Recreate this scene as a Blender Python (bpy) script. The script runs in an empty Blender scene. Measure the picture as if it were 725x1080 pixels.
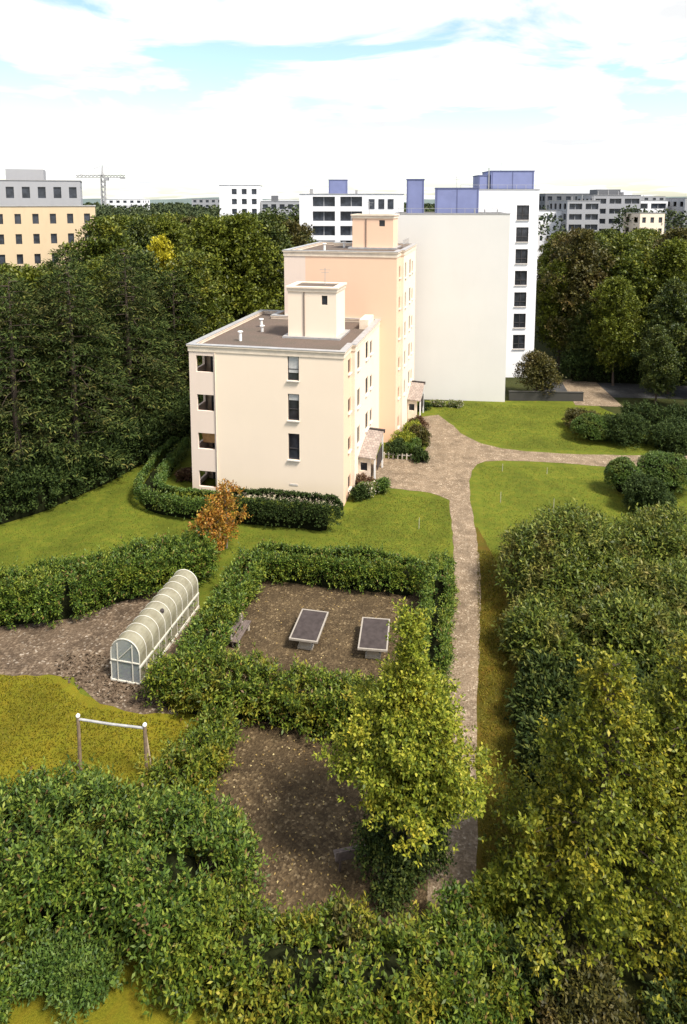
import bpy, math, random
import numpy as np
from mathutils import Vector

R = math.radians
rng = np.random.default_rng(7)
random.seed(7)
scn = bpy.context.scene
COL = scn.collection

# ------------------------------------------------------------------ camera
F_PX, PITCH, CAM_H, HORIZ = 712.0, R(6.8), 24.5, 212.0
Y0 = HORIZ + F_PX * math.tan(PITCH)
cam = bpy.data.cameras.new('camera')
cam_o = bpy.data.objects.new('camera', cam)
COL.objects.link(cam_o)
cam_o.location = (0, 0, CAM_H)
cam_o.rotation_euler = (math.pi / 2 - PITCH, 0, 0)
cam.sensor_width = cam.sensor_height = 36
cam.lens = 36 * F_PX / 1080
cam.shift_y = -(540 - Y0) / 1080
cam.clip_start, cam.clip_end = 0.5, 9000
scn.camera = cam_o

# ------------------------------------------------------------------ exposure, sky, sun
scn.view_settings.view_transform = 'Standard'
scn.view_settings.look = 'None'
scn.view_settings.gamma = 1
scn.view_settings.use_curve_mapping = False
scn.view_settings.exposure = 1.42
SUN_EL, SUN_AZ = R(55), R(130)     # azimuth clockwise from +Y: front right of the cream walls, behind the camera

w = bpy.data.worlds.new('World')
scn.world = w
w.use_nodes = True
nt = w.node_tree
nt.nodes.clear()
def N(t, **k):
    n = nt.nodes.new(t)
    for a, b in k.items():
        setattr(n, a, b)
    return n
out = N('ShaderNodeOutputWorld'); bg = N('ShaderNodeBackground')
sky = N('ShaderNodeTexSky', sky_type='NISHITA', sun_disc=False)
sky.sun_elevation = SUN_EL; sky.sun_rotation = SUN_AZ
tc = N('ShaderNodeTexCoord'); sep = N('ShaderNodeSeparateXYZ')
nt.links.new(tc.outputs['Generated'], sep.inputs[0])
mx = N('ShaderNodeMath', operation='MAXIMUM'); mx.inputs[1].default_value = 0.0
nt.links.new(sep.outputs['Z'], mx.inputs[0])
ad = N('ShaderNodeMath', operation='ADD'); ad.inputs[1].default_value = 0.09
nt.links.new(mx.outputs[0], ad.inputs[0])
dx = N('ShaderNodeMath', operation='DIVIDE'); dy = N('ShaderNodeMath', operation='DIVIDE')
nt.links.new(sep.outputs['X'], dx.inputs[0]); nt.links.new(ad.outputs[0], dx.inputs[1])
nt.links.new(sep.outputs['Y'], dy.inputs[0]); nt.links.new(ad.outputs[0], dy.inputs[1])
cmb = N('ShaderNodeCombineXYZ')
nt.links.new(dx.outputs[0], cmb.inputs[0]); nt.links.new(dy.outputs[0], cmb.inputs[1])
cmb.inputs[2].default_value = 1.7
no = N('ShaderNodeTexNoise'); no.inputs['Scale'].default_value = 1.15
no.inputs['Detail'].default_value = 6; no.inputs['Roughness'].default_value = 0.55
no.inputs['Distortion'].default_value = 0.5
nt.links.new(cmb.outputs[0], no.inputs['Vector'])
rp = N('ShaderNodeValToRGB')
rp.color_ramp.elements[0].position = 0.44; rp.color_ramp.elements[0].color = (0, 0, 0, 1)
rp.color_ramp.elements[1].position = 0.55; rp.color_ramp.elements[1].color = (1, 1, 1, 1)
nt.links.new(no.outputs['Fac'], rp.inputs['Fac'])
no2 = N('ShaderNodeTexNoise'); no2.inputs['Scale'].default_value = 1.9
no2.inputs['Detail'].default_value = 5
nt.links.new(cmb.outputs[0], no2.inputs['Vector'])
rp2 = N('ShaderNodeValToRGB')
rp2.color_ramp.elements[0].position = 0.34; rp2.color_ramp.elements[0].color = (3.6, 3.65, 3.7, 1)
rp2.color_ramp.elements[1].position = 0.55; rp2.color_ramp.elements[1].color = (5.1, 5.0, 4.85, 1)
nt.links.new(no2.outputs['Fac'], rp2.inputs['Fac'])
skm = N('ShaderNodeMix', data_type='RGBA', blend_type='MULTIPLY')
skm.inputs[0].default_value = 1.0; skm.inputs[7].default_value = (1.0, 1.0, 1.0, 1)
nt.links.new(sky.outputs[0], skm.inputs[6])
mixc = N('ShaderNodeMix', data_type='RGBA')
nt.links.new(rp.outputs[0], mixc.inputs[0])
nt.links.new(skm.outputs[2], mixc.inputs[6]); nt.links.new(rp2.outputs[0], mixc.inputs[7])
nt.links.new(mixc.outputs[2], bg.inputs['Color'])
bg.inputs['Strength'].default_value = 0.1
nt.links.new(bg.outputs[0], out.inputs['Surface'])

sun = bpy.data.lights.new('sun', 'SUN')
sun.energy, sun.angle, sun.color = 2.7, R(12), (1.0, 0.94, 0.85)
sun_o = bpy.data.objects.new('sun', sun); COL.objects.link(sun_o)
sd = Vector((math.sin(SUN_AZ) * math.cos(SUN_EL), math.cos(SUN_AZ) * math.cos(SUN_EL), math.sin(SUN_EL)))
sun_o.rotation_euler = sd.to_track_quat('Z', 'Y').to_euler()
sun_o.location = (30, -30, 80)

# ------------------------------------------------------------------ helpers
def ground(px, py, z=0.0):
    """surveyed point: where the sight line through photograph pixel px,py meets height z"""
    a, b = (px - 362.5) / F_PX, (py - Y0) / F_PX
    d = (a, math.cos(PITCH) - b * math.sin(PITCH), -math.sin(PITCH) - b * math.cos(PITCH))
    t = (z - CAM_H) / d[2]
    return Vector((d[0] * t, d[1] * t, z))

def tag(o, label=None, cat=None, group=None, kind=None):
    if label: o['label'] = label
    if cat: o['category'] = cat
    if group: o['group'] = group
    if kind: o['kind'] = kind
    return o

def thing(name, label, cat, loc=(0, 0, 0), rz=0.0, group=None):
    o = bpy.data.objects.new(name, None); COL.objects.link(o)
    o.empty_display_size = 0.3
    o.location = loc; o.rotation_euler = (0, 0, rz)
    return tag(o, label, cat, group)

def kids(o):
    return [c for c in bpy.data.objects if c.parent is o]

def copy_tree(o, parent=None):
    c = o.copy(); COL.objects.link(c); c.parent = parent
    for ch in kids(o):
        copy_tree(ch, c)
    return c

def mesh_obj(name, verts, faces, mat, parent=None, smooth=False):
    me = bpy.data.meshes.new(name)
    if isinstance(verts, np.ndarray):
        nv, nf = len(verts), len(faces); k = faces.shape[1]
        me.vertices.add(nv); me.vertices.foreach_set('co', verts.astype(np.float32).ravel())
        me.loops.add(nf * k); me.loops.foreach_set('vertex_index', faces.astype(np.int32).ravel())
        me.polygons.add(nf)
        me.polygons.foreach_set('loop_start', np.arange(0, nf * k, k, dtype=np.int32))
        me.polygons.foreach_set('loop_total', np.full(nf, k, dtype=np.int32))
        me.update(calc_edges=True)
    else:
        me.from_pydata([tuple(v) for v in verts], [], faces)
    if smooth:
        me.polygons.foreach_set('use_smooth', [True] * len(me.polygons))
    me.materials.append(mat)
    o = bpy.data.objects.new(name, me); COL.objects.link(o)
    o.parent = parent
    return o

class MB:
    def __init__(s): s.v, s.f = [], []
    def quad(s, *p):
        n = len(s.v); s.v += [tuple(q) for q in p]; s.f.append(tuple(range(n, n + len(p)))); return s
    def box(s, x0, y0, z0, x1, y1, z1):
        n = len(s.v)
        s.v += [(x0, y0, z0), (x1, y0, z0), (x1, y1, z0), (x0, y1, z0), (x0, y0, z1), (x1, y0, z1), (x1, y1, z1), (x0, y1, z1)]
        s.f += [tuple(n + i for i in q) for q in ((0, 3, 2, 1), (4, 5, 6, 7), (0, 1, 5, 4), (1, 2, 6, 5), (2, 3, 7, 6), (3, 0, 4, 7))]
        return s
    def bar(s, p0, p1, wx, wz=None):
        """square bar between two points"""
        wz = wz or wx
        p0, p1 = Vector(p0), Vector(p1); d = (p1 - p0).normalized()
        up = Vector((0, 0, 1)) if abs(d.z) < 0.9 else Vector((0, 1, 0))
        a = d.cross(up).normalized() * wx / 2; b = a.cross(d).normalized() * wz / 2
        n = len(s.v)
        for p in (p0, p1):
            s.v += [tuple(p - a - b), tuple(p + a - b), tuple(p + a + b), tuple(p - a + b)]
        s.f += [tuple(n + i for i in q) for q in ((0, 1, 2, 3), (7, 6, 5, 4), (0, 4, 5, 1), (1, 5, 6, 2), (2, 6, 7, 3), (3, 7, 4, 0))]
        return s
    def tube(s, pts, rad, n=8, cap=True):
        if not hasattr(rad, '__len__'): rad = [rad] * len(pts)
        pts = [Vector(p) for p in pts]; base = len(s.v)
        for i, p in enumerate(pts):
            d = (pts[min(i + 1, len(pts) - 1)] - pts[max(i - 1, 0)]).normalized()
            up = Vector((0, 0, 1)) if abs(d.z) < 0.9 else Vector((1, 0, 0))
            a = d.cross(up).normalized(); b = a.cross(d)
            for k in range(n):
                t = 2 * math.pi * k / n
                s.v.append(tuple(p + (a * math.cos(t) + b * math.sin(t)) * rad[i]))
        for i in range(len(pts) - 1):
            for k in range(n):
                k2 = (k + 1) % n
                s.f.append((base + i * n + k, base + i * n + k2, base + (i + 1) * n + k2, base + (i + 1) * n + k))
        if cap:
            s.f.append(tuple(base + k for k in range(n)))
            s.f.append(tuple(base + (len(pts) - 1) * n + k for k in reversed(range(n))))
        return s
    def prism(s, poly, z0, z1):
        n = len(s.v); m = len(poly)
        s.v += [(p[0], p[1], z0) for p in poly] + [(p[0], p[1], z1) for p in poly]
        s.f.append(tuple(n + i for i in reversed(range(m)))); s.f.append(tuple(n + m + i for i in range(m)))
        for i in range(m):
            j = (i + 1) % m
            s.f.append((n + i, n + j, n + m + j, n + m + i))
        return s
    def ring(s, po, pi, z0, z1):
        """band between an outer and an inner outline"""
        m = len(po)
        for i in range(m):
            j = (i + 1) % m
            a, b, c, d = po[i], po[j], pi[j], pi[i]
            s.quad((*a, z1), (*b, z1), (*c, z1), (*d, z1)); s.quad((*a, z0), (*d, z0), (*c, z0), (*b, z0))
            s.quad((*a, z0), (*b, z0), (*b, z1), (*a, z1)); s.quad((*d, z0), (*d, z1), (*c, z1), (*c, z0))
        return s
    def wall(s, p, q, z0, z1, holes=(), inward=(0, 1), depth=0.18):
        """wall face from plan point p to q with real openings (a0,a1,z0,z1 along it) and their reveals"""
        p, q = Vector((*p, 0)), Vector((*q, 0)); L = (q - p).length; d = (q - p) / L
        inn = Vector((*inward, 0)) * depth
        us = sorted({0, L, *[h[0] for h in holes], *[h[1] for h in holes]})
        zs = sorted({z0, z1, *[h[2] for h in holes], *[h[3] for h in holes]})
        P = lambda u, z: p + d * u + Vector((0, 0, z))
        for i in range(len(us) - 1):
            for j in range(len(zs) - 1):
                uc, zc = (us[i] + us[i + 1]) / 2, (zs[j] + zs[j + 1]) / 2
                if any(h[0] < uc < h[1] and h[2] < zc < h[3] for h in holes): continue
                s.quad(P(us[i], zs[j]), P(us[i + 1], zs[j]), P(us[i + 1], zs[j + 1]), P(us[i], zs[j + 1]))
        for a0, a1, b0, b1 in [h[:4] for h in holes]:
            c = [P(a0, b0), P(a1, b0), P(a1, b1), P(a0, b1)]
            for i in range(4):
                j = (i + 1) % 4
                s.quad(c[i], c[j], c[j] + inn, c[i] + inn)
        return s
    def build(s, name, mat, parent=None, smooth=False):
        return mesh_obj(name, s.v, s.f, mat, parent, smooth)

def outset(poly, d):
    """counter-clockwise outline moved outwards by d"""
    n = len(poly); r = []
    for i in range(n):
        p0, p1, p2 = Vector(poly[i - 1]), Vector(poly[i]), Vector(poly[(i + 1) % n])
        e1, e2 = (p1 - p0).normalized(), (p2 - p1).normalized()
        n1, n2 = Vector((e1.y, -e1.x)), Vector((e2.y, -e2.x))
        m = (n1 + n2) / (1 + n1.dot(n2))
        r.append(tuple(p1 + m * d))
    return r

# ------------------------------------------------------------------ materials
def mat_new(name):
    m = bpy.data.materials.new(name); m.use_nodes = True
    t = m.node_tree; t.nodes.clear()
    o = t.nodes.new('ShaderNodeOutputMaterial'); b = t.nodes.new('ShaderNodeBsdfPrincipled')
    t.links.new(b.outputs[0], o.inputs[0])
    return m, t, b, o

def coords(t, scale=(1, 1, 1)):
    c = t.nodes.new('ShaderNodeTexCoord'); mp = t.nodes.new('ShaderNodeMapping')
    mp.inputs['Scale'].default_value = scale
    t.links.new(c.outputs['Object'], mp.inputs[0]); return mp.outputs[0]

def noise(t, vec, scale, detail=4, rough=0.55):
    n = t.nodes.new('ShaderNodeTexNoise')
    n.inputs['Scale'].default_value = scale; n.inputs['Detail'].default_value = detail
    n.inputs['Roughness'].default_value = rough
    t.links.new(vec, n.inputs['Vector']); return n.outputs['Fac']

def ramp(t, fac, stops):
    r = t.nodes.new('ShaderNodeValToRGB'); e = r.color_ramp.elements
    while len(e) < len(stops): e.new(0.5)
    for i, (p, c) in enumerate(stops):
        e[i].position = p; e[i].color = (*c, 1)
    t.links.new(fac, r.inputs[0]); return r.outputs[0]

def mix(t, fac, a, b, mode='MIX'):
    m = t.nodes.new('ShaderNodeMix'); m.data_type = 'RGBA'; m.blend_type = mode
    for sock, v in ((0, fac), (6, a), (7, b)):
        if isinstance(v, (int, float)): m.inputs[sock].default_value = v
        elif isinstance(v, tuple): m.inputs[sock].default_value = (*v, 1)
        else: t.links.new(v, m.inputs[sock])
    return m.outputs[2]

def bump(t, b, h, strength=0.3, dist=0.02):
    n = t.nodes.new('ShaderNodeBump'); n.inputs['Strength'].default_value = strength; n.inputs['Distance'].default_value = dist
    t.links.new(h, n.inputs['Height']); t.links.new(n.outputs[0], b.inputs['Normal'])

def plain(name, c, rough=0.6, var=0.12, scale=3.0, metal=0.0, bumpy=0.15, spec=0.3):
    m, t, b, o = mat_new(name); v = coords(t)
    b.inputs['Specular IOR Level'].default_value = spec
    f = noise(t, v, scale, 5)
    lo = tuple(x * (1 - var) for x in c); hi = tuple(min(1, x * (1 + var)) for x in c)
    t.links.new(ramp(t, f, [(0.3, lo), (0.7, hi)]), b.inputs['Base Color'])
    b.inputs['Roughness'].default_value = rough; b.inputs['Metallic'].default_value = metal
    if bumpy: bump(t, b, noise(t, v, scale * 12, 3), bumpy, 0.01)
    return m

def render_mat(name, c, stain, rough=0.85):
    """painted render with faint rain streaks and patches"""
    m, t, b, o = mat_new(name)
    big = noise(t, coords(t), 0.22, 4)
    streak = noise(t, coords(t, (0.8, 0.8, 0.22)), 1.0, 6, 0.65)
    fine = noise(t, coords(t), 26, 3)
    base = ramp(t, big, [(0.3, tuple(x * 0.955 for x in c)), (0.7, c)])
    sk = ramp(t, streak, [(0.50, (0, 0, 0)), (0.78, (1, 1, 1))])
    mm = t.nodes.new('ShaderNodeMath'); mm.operation = 'MULTIPLY'; mm.inputs[1].default_value = stain
    t.links.new(sk, mm.inputs[0])
    t.links.new(mix(t, mm.outputs[0], base, tuple(x * 0.62 for x in c)), b.inputs['Base Color'])
    b.inputs['Roughness'].default_value = rough
    bump(t, b, fine, 0.12, 0.01)
    return m

def leaf_mat(name, stops, patch=None, rough=0.45, trans=0.25, patch_scale=0.5, spec=0.4):
    """leaf tones drawn per leaf; patch = second set of tones for whole sprays"""
    m, t, b, o = mat_new(name)
    g = t.nodes.new('ShaderNodeNewGeometry')
    c = ramp(t, g.outputs['Random Per Island'], stops)
    if patch:
        f = noise(t, coords(t), patch_scale, 3)
        f2 = ramp(t, f, [(0.50, (0, 0, 0)), (0.66, (1, 1, 1))])
        c = mix(t, f2, c, ramp(t, g.outputs['Random Per Island'], patch))
    t.links.new(c, b.inputs['Base Color'])
    b.inputs['Roughness'].default_value = rough
    b.inputs['Specular IOR Level'].default_value = spec
    tr = t.nodes.new('ShaderNodeBsdfTranslucent'); t.links.new(c, tr.inputs['Color'])
    ms = t.nodes.new('ShaderNodeMixShader'); ms.inputs[0].default_value = trans
    t.links.new(b.outputs[0], ms.inputs[1]); t.links.new(tr.outputs[0], ms.inputs[2])
    t.links.new(ms.outputs[0], o.inputs[0])
    return m

M = {}
M['cream'] = render_mat('cream_render', (0.82, 0.675, 0.525), 0.05)
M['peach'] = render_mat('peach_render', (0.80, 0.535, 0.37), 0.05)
M['pinkish'] = render_mat('pale_pink_render', (0.74, 0.60, 0.50), 0.15)
M['white_wall'] = render_mat('white_render', (0.65, 0.63, 0.59), 0.07)
M['bright_wall'] = render_mat('bright_white_render', (0.80, 0.79, 0.80), 0.06)
M['cornice'] = plain('cornice_render', (0.72, 0.60, 0.47), 0.8, 0.12, 1.5)
M['lilac'] = plain('lilac_cladding', (0.20, 0.225, 0.40), 0.6, 0.08, 0.8)
M['lilac_dark'] = plain('lilac_seam', (0.12, 0.135, 0.25), 0.6, 0.08, 0.8)
M['frame'] = plain('dark_window_frame', (0.05, 0.045, 0.045), 0.5)
M['sill'] = plain('stone_sill', (0.55, 0.50, 0.45), 0.7)
M['pipe'] = plain('brown_pipe', (0.16, 0.12, 0.10), 0.5)
M['zinc'] = plain('zinc_sheet', (0.40, 0.39, 0.38), 0.45, 0.15, 2.0, 0.3)
M['tile'] = None
M['wood'] = plain('grey_wood', (0.13, 0.10, 0.085), 0.75, 0.3, 6)
M['concrete_pale'] = plain('pale_concrete', (0.48, 0.42, 0.33), 0.85, 0.2, 4)
M['rust'] = plain('weathered_post', (0.20, 0.145, 0.095), 0.7, 0.3, 5)
M['pale_stake'] = plain('pale_stake', (0.42, 0.40, 0.30), 0.7, 0.2, 5)
M['concrete'] = plain('concrete', (0.38, 0.35, 0.30), 0.85, 0.2, 4)
M['steel'] = plain('galvanised_steel', (0.42, 0.41, 0.39), 0.45, 0.2, 5, 0.4)
M['white_paint'] = plain('white_paint', (0.78, 0.76, 0.72), 0.5, 0.06)
M['pale_wood'] = plain('pale_wood', (0.46, 0.36, 0.24), 0.7, 0.25, 5)
M['interior'] = plain('loggia_render', (0.48, 0.36, 0.25), 0.9, 0.15, 1)
M['yellow_wall'] = render_mat('ochre_render', (0.60, 0.46, 0.29), 0.3)
M['grey_wall'] = render_mat('grey_render', (0.33, 0.33, 0.34), 0.2)
M['dark_wall'] = render_mat('dark_grey_render', (0.13, 0.135, 0.145), 0.2)
M['dark_stone'] = render_mat('dark_mossy_stone', (0.045, 0.042, 0.035), 0.3)
M['bark'] = plain('bark', (0.075, 0.055, 0.04), 0.9, 0.35, 5)
M['bark_pale'] = plain('pale_bark', (0.26, 0.22, 0.17), 0.9, 0.35, 5)
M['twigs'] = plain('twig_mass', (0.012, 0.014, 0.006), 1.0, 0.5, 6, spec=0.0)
M['curtain'] = plain('curtain_cloth', (0.45, 0.44, 0.42), 0.9, 0.2, 4)
M['porch_dark'] = plain('porch_dark_boards', (0.05, 0.04, 0.037), 0.6, 0.3, 4)
M['ochre_cloth'] = plain('ochre_awning_cloth', (0.42, 0.24, 0.10), 0.9, 0.2, 4)

def glass_mat(name, c, rough=0.08):
    m, t, b, o = mat_new(name)
    f = noise(t, coords(t), 0.9, 2)
    t.links.new(ramp(t, f, [(0.35, tuple(x * 0.6 for x in c)), (0.65, tuple(x * 1.5 for x in c))]), b.inputs['Base Color'])
    b.inputs['Roughness'].default_value = rough; b.inputs['Specular IOR Level'].default_value = 0.5
    return m
M['glass'] = glass_mat('dark_pane', (0.025, 0.027, 0.032))
M['far_glass'] = glass_mat('far_pane', (0.035, 0.04, 0.05), 0.25)

def poly_film():
    m, t, b, o = mat_new('tunnel_polycarbonate')
    f = noise(t, coords(t), 1.6, 4)
    c = ramp(t, f, [(0.3, (0.34, 0.30, 0.20)), (0.7, (0.52, 0.48, 0.35))])
    t.links.new(c, b.inputs['Base Color']); b.inputs['Roughness'].default_value = 0.25
    tr = t.nodes.new('ShaderNodeBsdfTranslucent'); t.links.new(c, tr.inputs['Color'])
    tp = t.nodes.new('ShaderNodeBsdfTransparent'); tp.inputs['Color'].default_value = (0.95, 0.97, 0.9, 1)
    m1 = t.nodes.new('ShaderNodeMixShader'); m1.inputs[0].default_value = 0.35
    t.links.new(b.outputs[0], m1.inputs[1]); t.links.new(tr.outputs[0], m1.inputs[2])
    m2 = t.nodes.new('ShaderNodeMixShader'); m2.inputs[0].default_value = 0.22
    t.links.new(m1.outputs[0], m2.inputs[1]); t.links.new(tp.outputs[0], m2.inputs[2])
    t.links.new(m2.outputs[0], o.inputs[0]); return m
M['film'] = poly_film()
def clear_panel():
    m, t, b, o = mat_new('tunnel_end_glazing')
    b.inputs['Base Color'].default_value = (0.42, 0.45, 0.46, 1); b.inputs['Roughness'].default_value = 0.12
    tp = t.nodes.new('ShaderNodeBsdfTransparent'); tp.inputs['Color'].default_value = (0.85, 0.9, 0.9, 1)
    m2 = t.nodes.new('ShaderNodeMixShader'); m2.inputs[0].default_value = 0.55
    t.links.new(b.outputs[0], m2.inputs[1]); t.links.new(tp.outputs[0], m2.inputs[2])
    t.links.new(m2.outputs[0], o.inputs[0]); return m
M['end_glass'] = clear_panel()

def roof_gravel():
    m, t, b, o = mat_new('roof_gravel'); v = coords(t)
    f = noise(t, v, 9, 5, 0.7); g = noise(t, v, 0.5, 4)
    c = ramp(t, f, [(0.3, (0.070, 0.048, 0.036)), (0.7, (0.15, 0.108, 0.082))])
    c = mix(t, ramp(t, g, [(0.45, (0, 0, 0)), (0.7, (0.55, 0.55, 0.55))]), c, (0.075, 0.065, 0.045))
    t.links.new(c, b.inputs['Base Color']); b.inputs['Roughness'].default_value = 0.95
    bump(t, b, f, 0.5, 0.03); return m
M['roof'] = roof_gravel()

def tile_mat():
    m, t, b, o = mat_new('weathered_roof_tiles'); v = coords(t)
    br = t.nodes.new('ShaderNodeTexBrick'); br.inputs['Scale'].default_value = 1.0
    br.inputs['Brick Width'].default_value = 0.3; br.inputs['Row Height'].default_value = 0.38; br.inputs['Mortar Size'].default_value = 0.015
    br.inputs['Color1'].default_value = (0.26, 0.20, 0.165, 1); br.inputs['Color2'].default_value = (0.36, 0.29, 0.24, 1)
    br.inputs['Mortar'].default_value = (0.12, 0.09, 0.08, 1)
    t.links.new(v, br.inputs['Vector'])
    f = noise(t, v, 4, 5)
    t.links.new(mix(t, ramp(t, f, [(0.45, (0, 0, 0)), (0.75, (0.6, 0.6, 0.6))]), br.outputs[0], (0.17, 0.14, 0.11)), b.inputs['Base Color'])
    b.inputs['Roughness'].default_value = 0.9; bump(t, b, br.outputs['Fac'], -0.4, 0.03); return m
M['tile'] = tile_mat()

def grass_mat(name, tones, yellow, patchy=0.5):
    m, t, b, o = mat_new(name); v = coords(t)
    fine = noise(t, v, 14, 6, 0.75); mid = noise(t, v, 1.6, 5, 0.65); big = noise(t, v, 0.28, 4, 0.6)
    c = ramp(t, fine, [(0.28, tones[0]), (0.5, tones[1]), (0.72, tones[2])])
    f = t.nodes.new('ShaderNodeMath'); f.operation = 'MULTIPLY'; f.inputs[1].default_value = patchy
    t.links.new(ramp(t, mid, [(0.42, (0, 0, 0)), (0.68, (1, 1, 1))]), f.inputs[0])
    c = mix(t, f.outputs[0], c, yellow)
    c = mix(t, ramp(t, big, [(0.40, (0, 0, 0)), (0.68, (0.62, 0.62, 0.62))]), c, tuple(x * 0.5 for x in tones[1]))
    t.links.new(c, b.inputs['Base Color']); b.inputs['Roughness'].default_value = 0.95
    b.inputs['Specular IOR Level'].default_value = 0.15
    bump(t, b, fine, 0.9, 0.06); return m
M['lawn'] = grass_mat('mown_lawn', ((0.046, 0.066, 0.007), (0.094, 0.121, 0.010), (0.152, 0.170, 0.017)), (0.16, 0.15, 0.016), 0.75)
M['dry_lawn'] = grass_mat('yellowed_lawn', ((0.078, 0.082, 0.006), (0.15, 0.145, 0.008), (0.21, 0.185, 0.014)), (0.20, 0.14, 0.010), 0.7)
M['verge'] = grass_mat('dry_verge', ((0.045, 0.042, 0.005), (0.082, 0.070, 0.007), (0.12, 0.098, 0.012)), (0.12, 0.065, 0.008), 0.8)
M['rough'] = grass_mat('rough_grass', ((0.018, 0.024, 0.007), (0.032, 0.040, 0.009), (0.055, 0.058, 0.012)), (0.055, 0.045, 0.012), 0.5)

def soil_mat(name, lo, mid_, hi, scale, speck, bumpd=0.05):
    m, t, b, o = mat_new(name); v = coords(t)
    vo = t.nodes.new('ShaderNodeTexVoronoi'); vo.inputs['Scale'].default_value = scale
    t.links.new(v, vo.inputs['Vector'])
    cr = t.nodes.new('ShaderNodeSeparateColor'); t.links.new(vo.outputs['Color'], cr.inputs[0])
    c = ramp(t, cr.outputs[0], [(0.0, lo), (0.55, mid_), (0.93, hi), (0.97, speck)])
    f = noise(t, v, 1.1, 6, 0.7)
    c = mix(t, ramp(t, f, [(0.38, (0.75, 0.75, 0.75)), (0.62, (0, 0, 0))]), c, tuple(x * 0.62 for x in lo))
    g = noise(t, v, 0.35, 3)
    c = mix(t, ramp(t, g, [(0.45, (0, 0, 0)), (0.7, (0.4, 0.4, 0.4))]), c, mid_)
    t.links.new(c, b.inputs['Base Color']); b.inputs['Roughness'].default_value = 0.95
    b.inputs['Specular IOR Level'].default_value = 0.2
    bump(t, b, vo.outputs['Distance'], 0.8, bumpd); return m
M['mulch'] = soil_mat('bark_mulch', (0.052, 0.034, 0.017), (0.092, 0.063, 0.032), (0.15, 0.106, 0.055), 11, (0.27, 0.20, 0.11))
M['gravel'] = soil_mat('rubble_gravel', (0.075, 0.051, 0.032), (0.135, 0.095, 0.061), (0.23, 0.172, 0.115), 9, (0.36, 0.30, 0.23))
M['path'] = soil_mat('gravel_path', (0.16, 0.115, 0.072), (0.245, 0.182, 0.120), (0.34, 0.262, 0.18), 13, (0.48, 0.40, 0.29), 0.03)
M['asphalt'] = soil_mat('asphalt', (0.045, 0.045, 0.045), (0.055, 0.055, 0.055), (0.075, 0.07, 0.07), 12, (0.1, 0.1, 0.1), 0.01)

# leaf tones (linear base colours)
M['lf_laurel'] = leaf_mat('laurel_leaves', [(0, (0.02538, 0.05075, 0.009516)), (0.4, (0.06661, 0.1174, 0.01586)), (0.75, (0.1269, 0.1871, 0.0222)), (0.95, (0.2379, 0.2855, 0.04124)), (0.975, (0.183, 0.1037, 0.0366)), (1, (0.1464, 0.0854, 0.0366))],
    [(0, (0.04758, 0.0793, 0.01269)), (0.5, (0.1348, 0.1824, 0.01903)), (1, (0.2855, 0.2934, 0.03489))], 0.5, 0.28, 0.55, 0.25)
M['lf_laurel_yellow'] = leaf_mat('yellowish_laurel_leaves', [(0, (0.0308, 0.056, 0.0098)), (0.4, (0.0868, 0.1288, 0.014)), (0.75, (0.154, 0.1988, 0.0196)), (0.95, (0.266, 0.2731, 0.0308)), (0.975, (0.168, 0.0952, 0.0336)), (1, (0.1344, 0.0784, 0.0336))],
    [(0, (0.063, 0.084, 0.0112)), (0.5, (0.1749, 0.1792, 0.0168)), (1, (0.364, 0.28, 0.0308))], 0.5, 0.28, 0.7, 0.25)  # yellower leaf tones than the plain laurel
M['lf_clipped'] = leaf_mat('clipped_hedge_leaves', [(0, (0.03163, 0.06469, 0.01294)), (0.5, (0.069, 0.1222, 0.01869)), (1, (0.1222, 0.1796, 0.02875))],
    [(0, (0.0575, 0.08625, 0.01437)), (0.5, (0.1078, 0.1365, 0.02013)), (1, (0.1725, 0.1869, 0.02875))], 0.5, 0.2, 0.8, 0.3)
M['lf_dark'] = leaf_mat('dark_shrub_leaves', [(0, (0.0156, 0.0286, 0.0091)), (0.5, (0.0338, 0.0546, 0.013)), (1, (0.065, 0.091, 0.0208))], None, 0.6, 0.15, 1, 0.12)
M['lf_conifer'] = leaf_mat('conifer_sprays', [(0, (0.0184, 0.02944, 0.0092)), (0.5, (0.04416, 0.06624, 0.0184)), (0.85, (0.08464, 0.1104, 0.02576)), (1, (0.1472, 0.1472, 0.0368))],
    [(0, (0.02576, 0.03312, 0.01288)), (0.6, (0.06256, 0.06992, 0.02208)), (1, (0.1288, 0.1012, 0.03312))], 0.7, 0.12, 0.35, 0.06)
M['lf_decid'] = leaf_mat('broadleaf_leaves', [(0, (0.0264, 0.0396, 0.00792)), (0.45, (0.0726, 0.099, 0.01188)), (0.8, (0.1254, 0.1518, 0.01716)), (1, (0.198, 0.2112, 0.0264))],
    [(0, (0.0594, 0.06864, 0.01056)), (0.5, (0.1386, 0.1478, 0.01452)), (1, (0.2508, 0.2244, 0.02376))], 0.5, 0.2, 0.3, 0.3)
M['lf_decid_dark'] = leaf_mat('dark_broadleaf_leaves', [(0, (0.0216, 0.0351, 0.00945)), (0.5, (0.0513, 0.07425, 0.0135)), (1, (0.1148, 0.135, 0.0216))],
    [(0, (0.03375, 0.04455, 0.0108)), (0.5, (0.0783, 0.0945, 0.01485)), (1, (0.1485, 0.1512, 0.0243))], 0.5, 0.15, 0.3, 0.3)
M['lf_light'] = leaf_mat('fresh_broadleaf_leaves', [(0, (0.045, 0.058, 0.008)), (0.5, (0.10, 0.125, 0.012)), (1, (0.19, 0.20, 0.022))], None, 0.5, 0.22, 0.3, 0.25)
M['lf_olive'] = leaf_mat('olive_brown_leaves', [(0, (0.028, 0.030, 0.008)), (0.5, (0.065, 0.062, 0.012)), (1, (0.12, 0.10, 0.02))],
    [(0, (0.04, 0.03, 0.01)), (0.5, (0.085, 0.062, 0.016)), (1, (0.15, 0.10, 0.025))], 0.55, 0.18, 0.4, 0.3)
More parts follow.
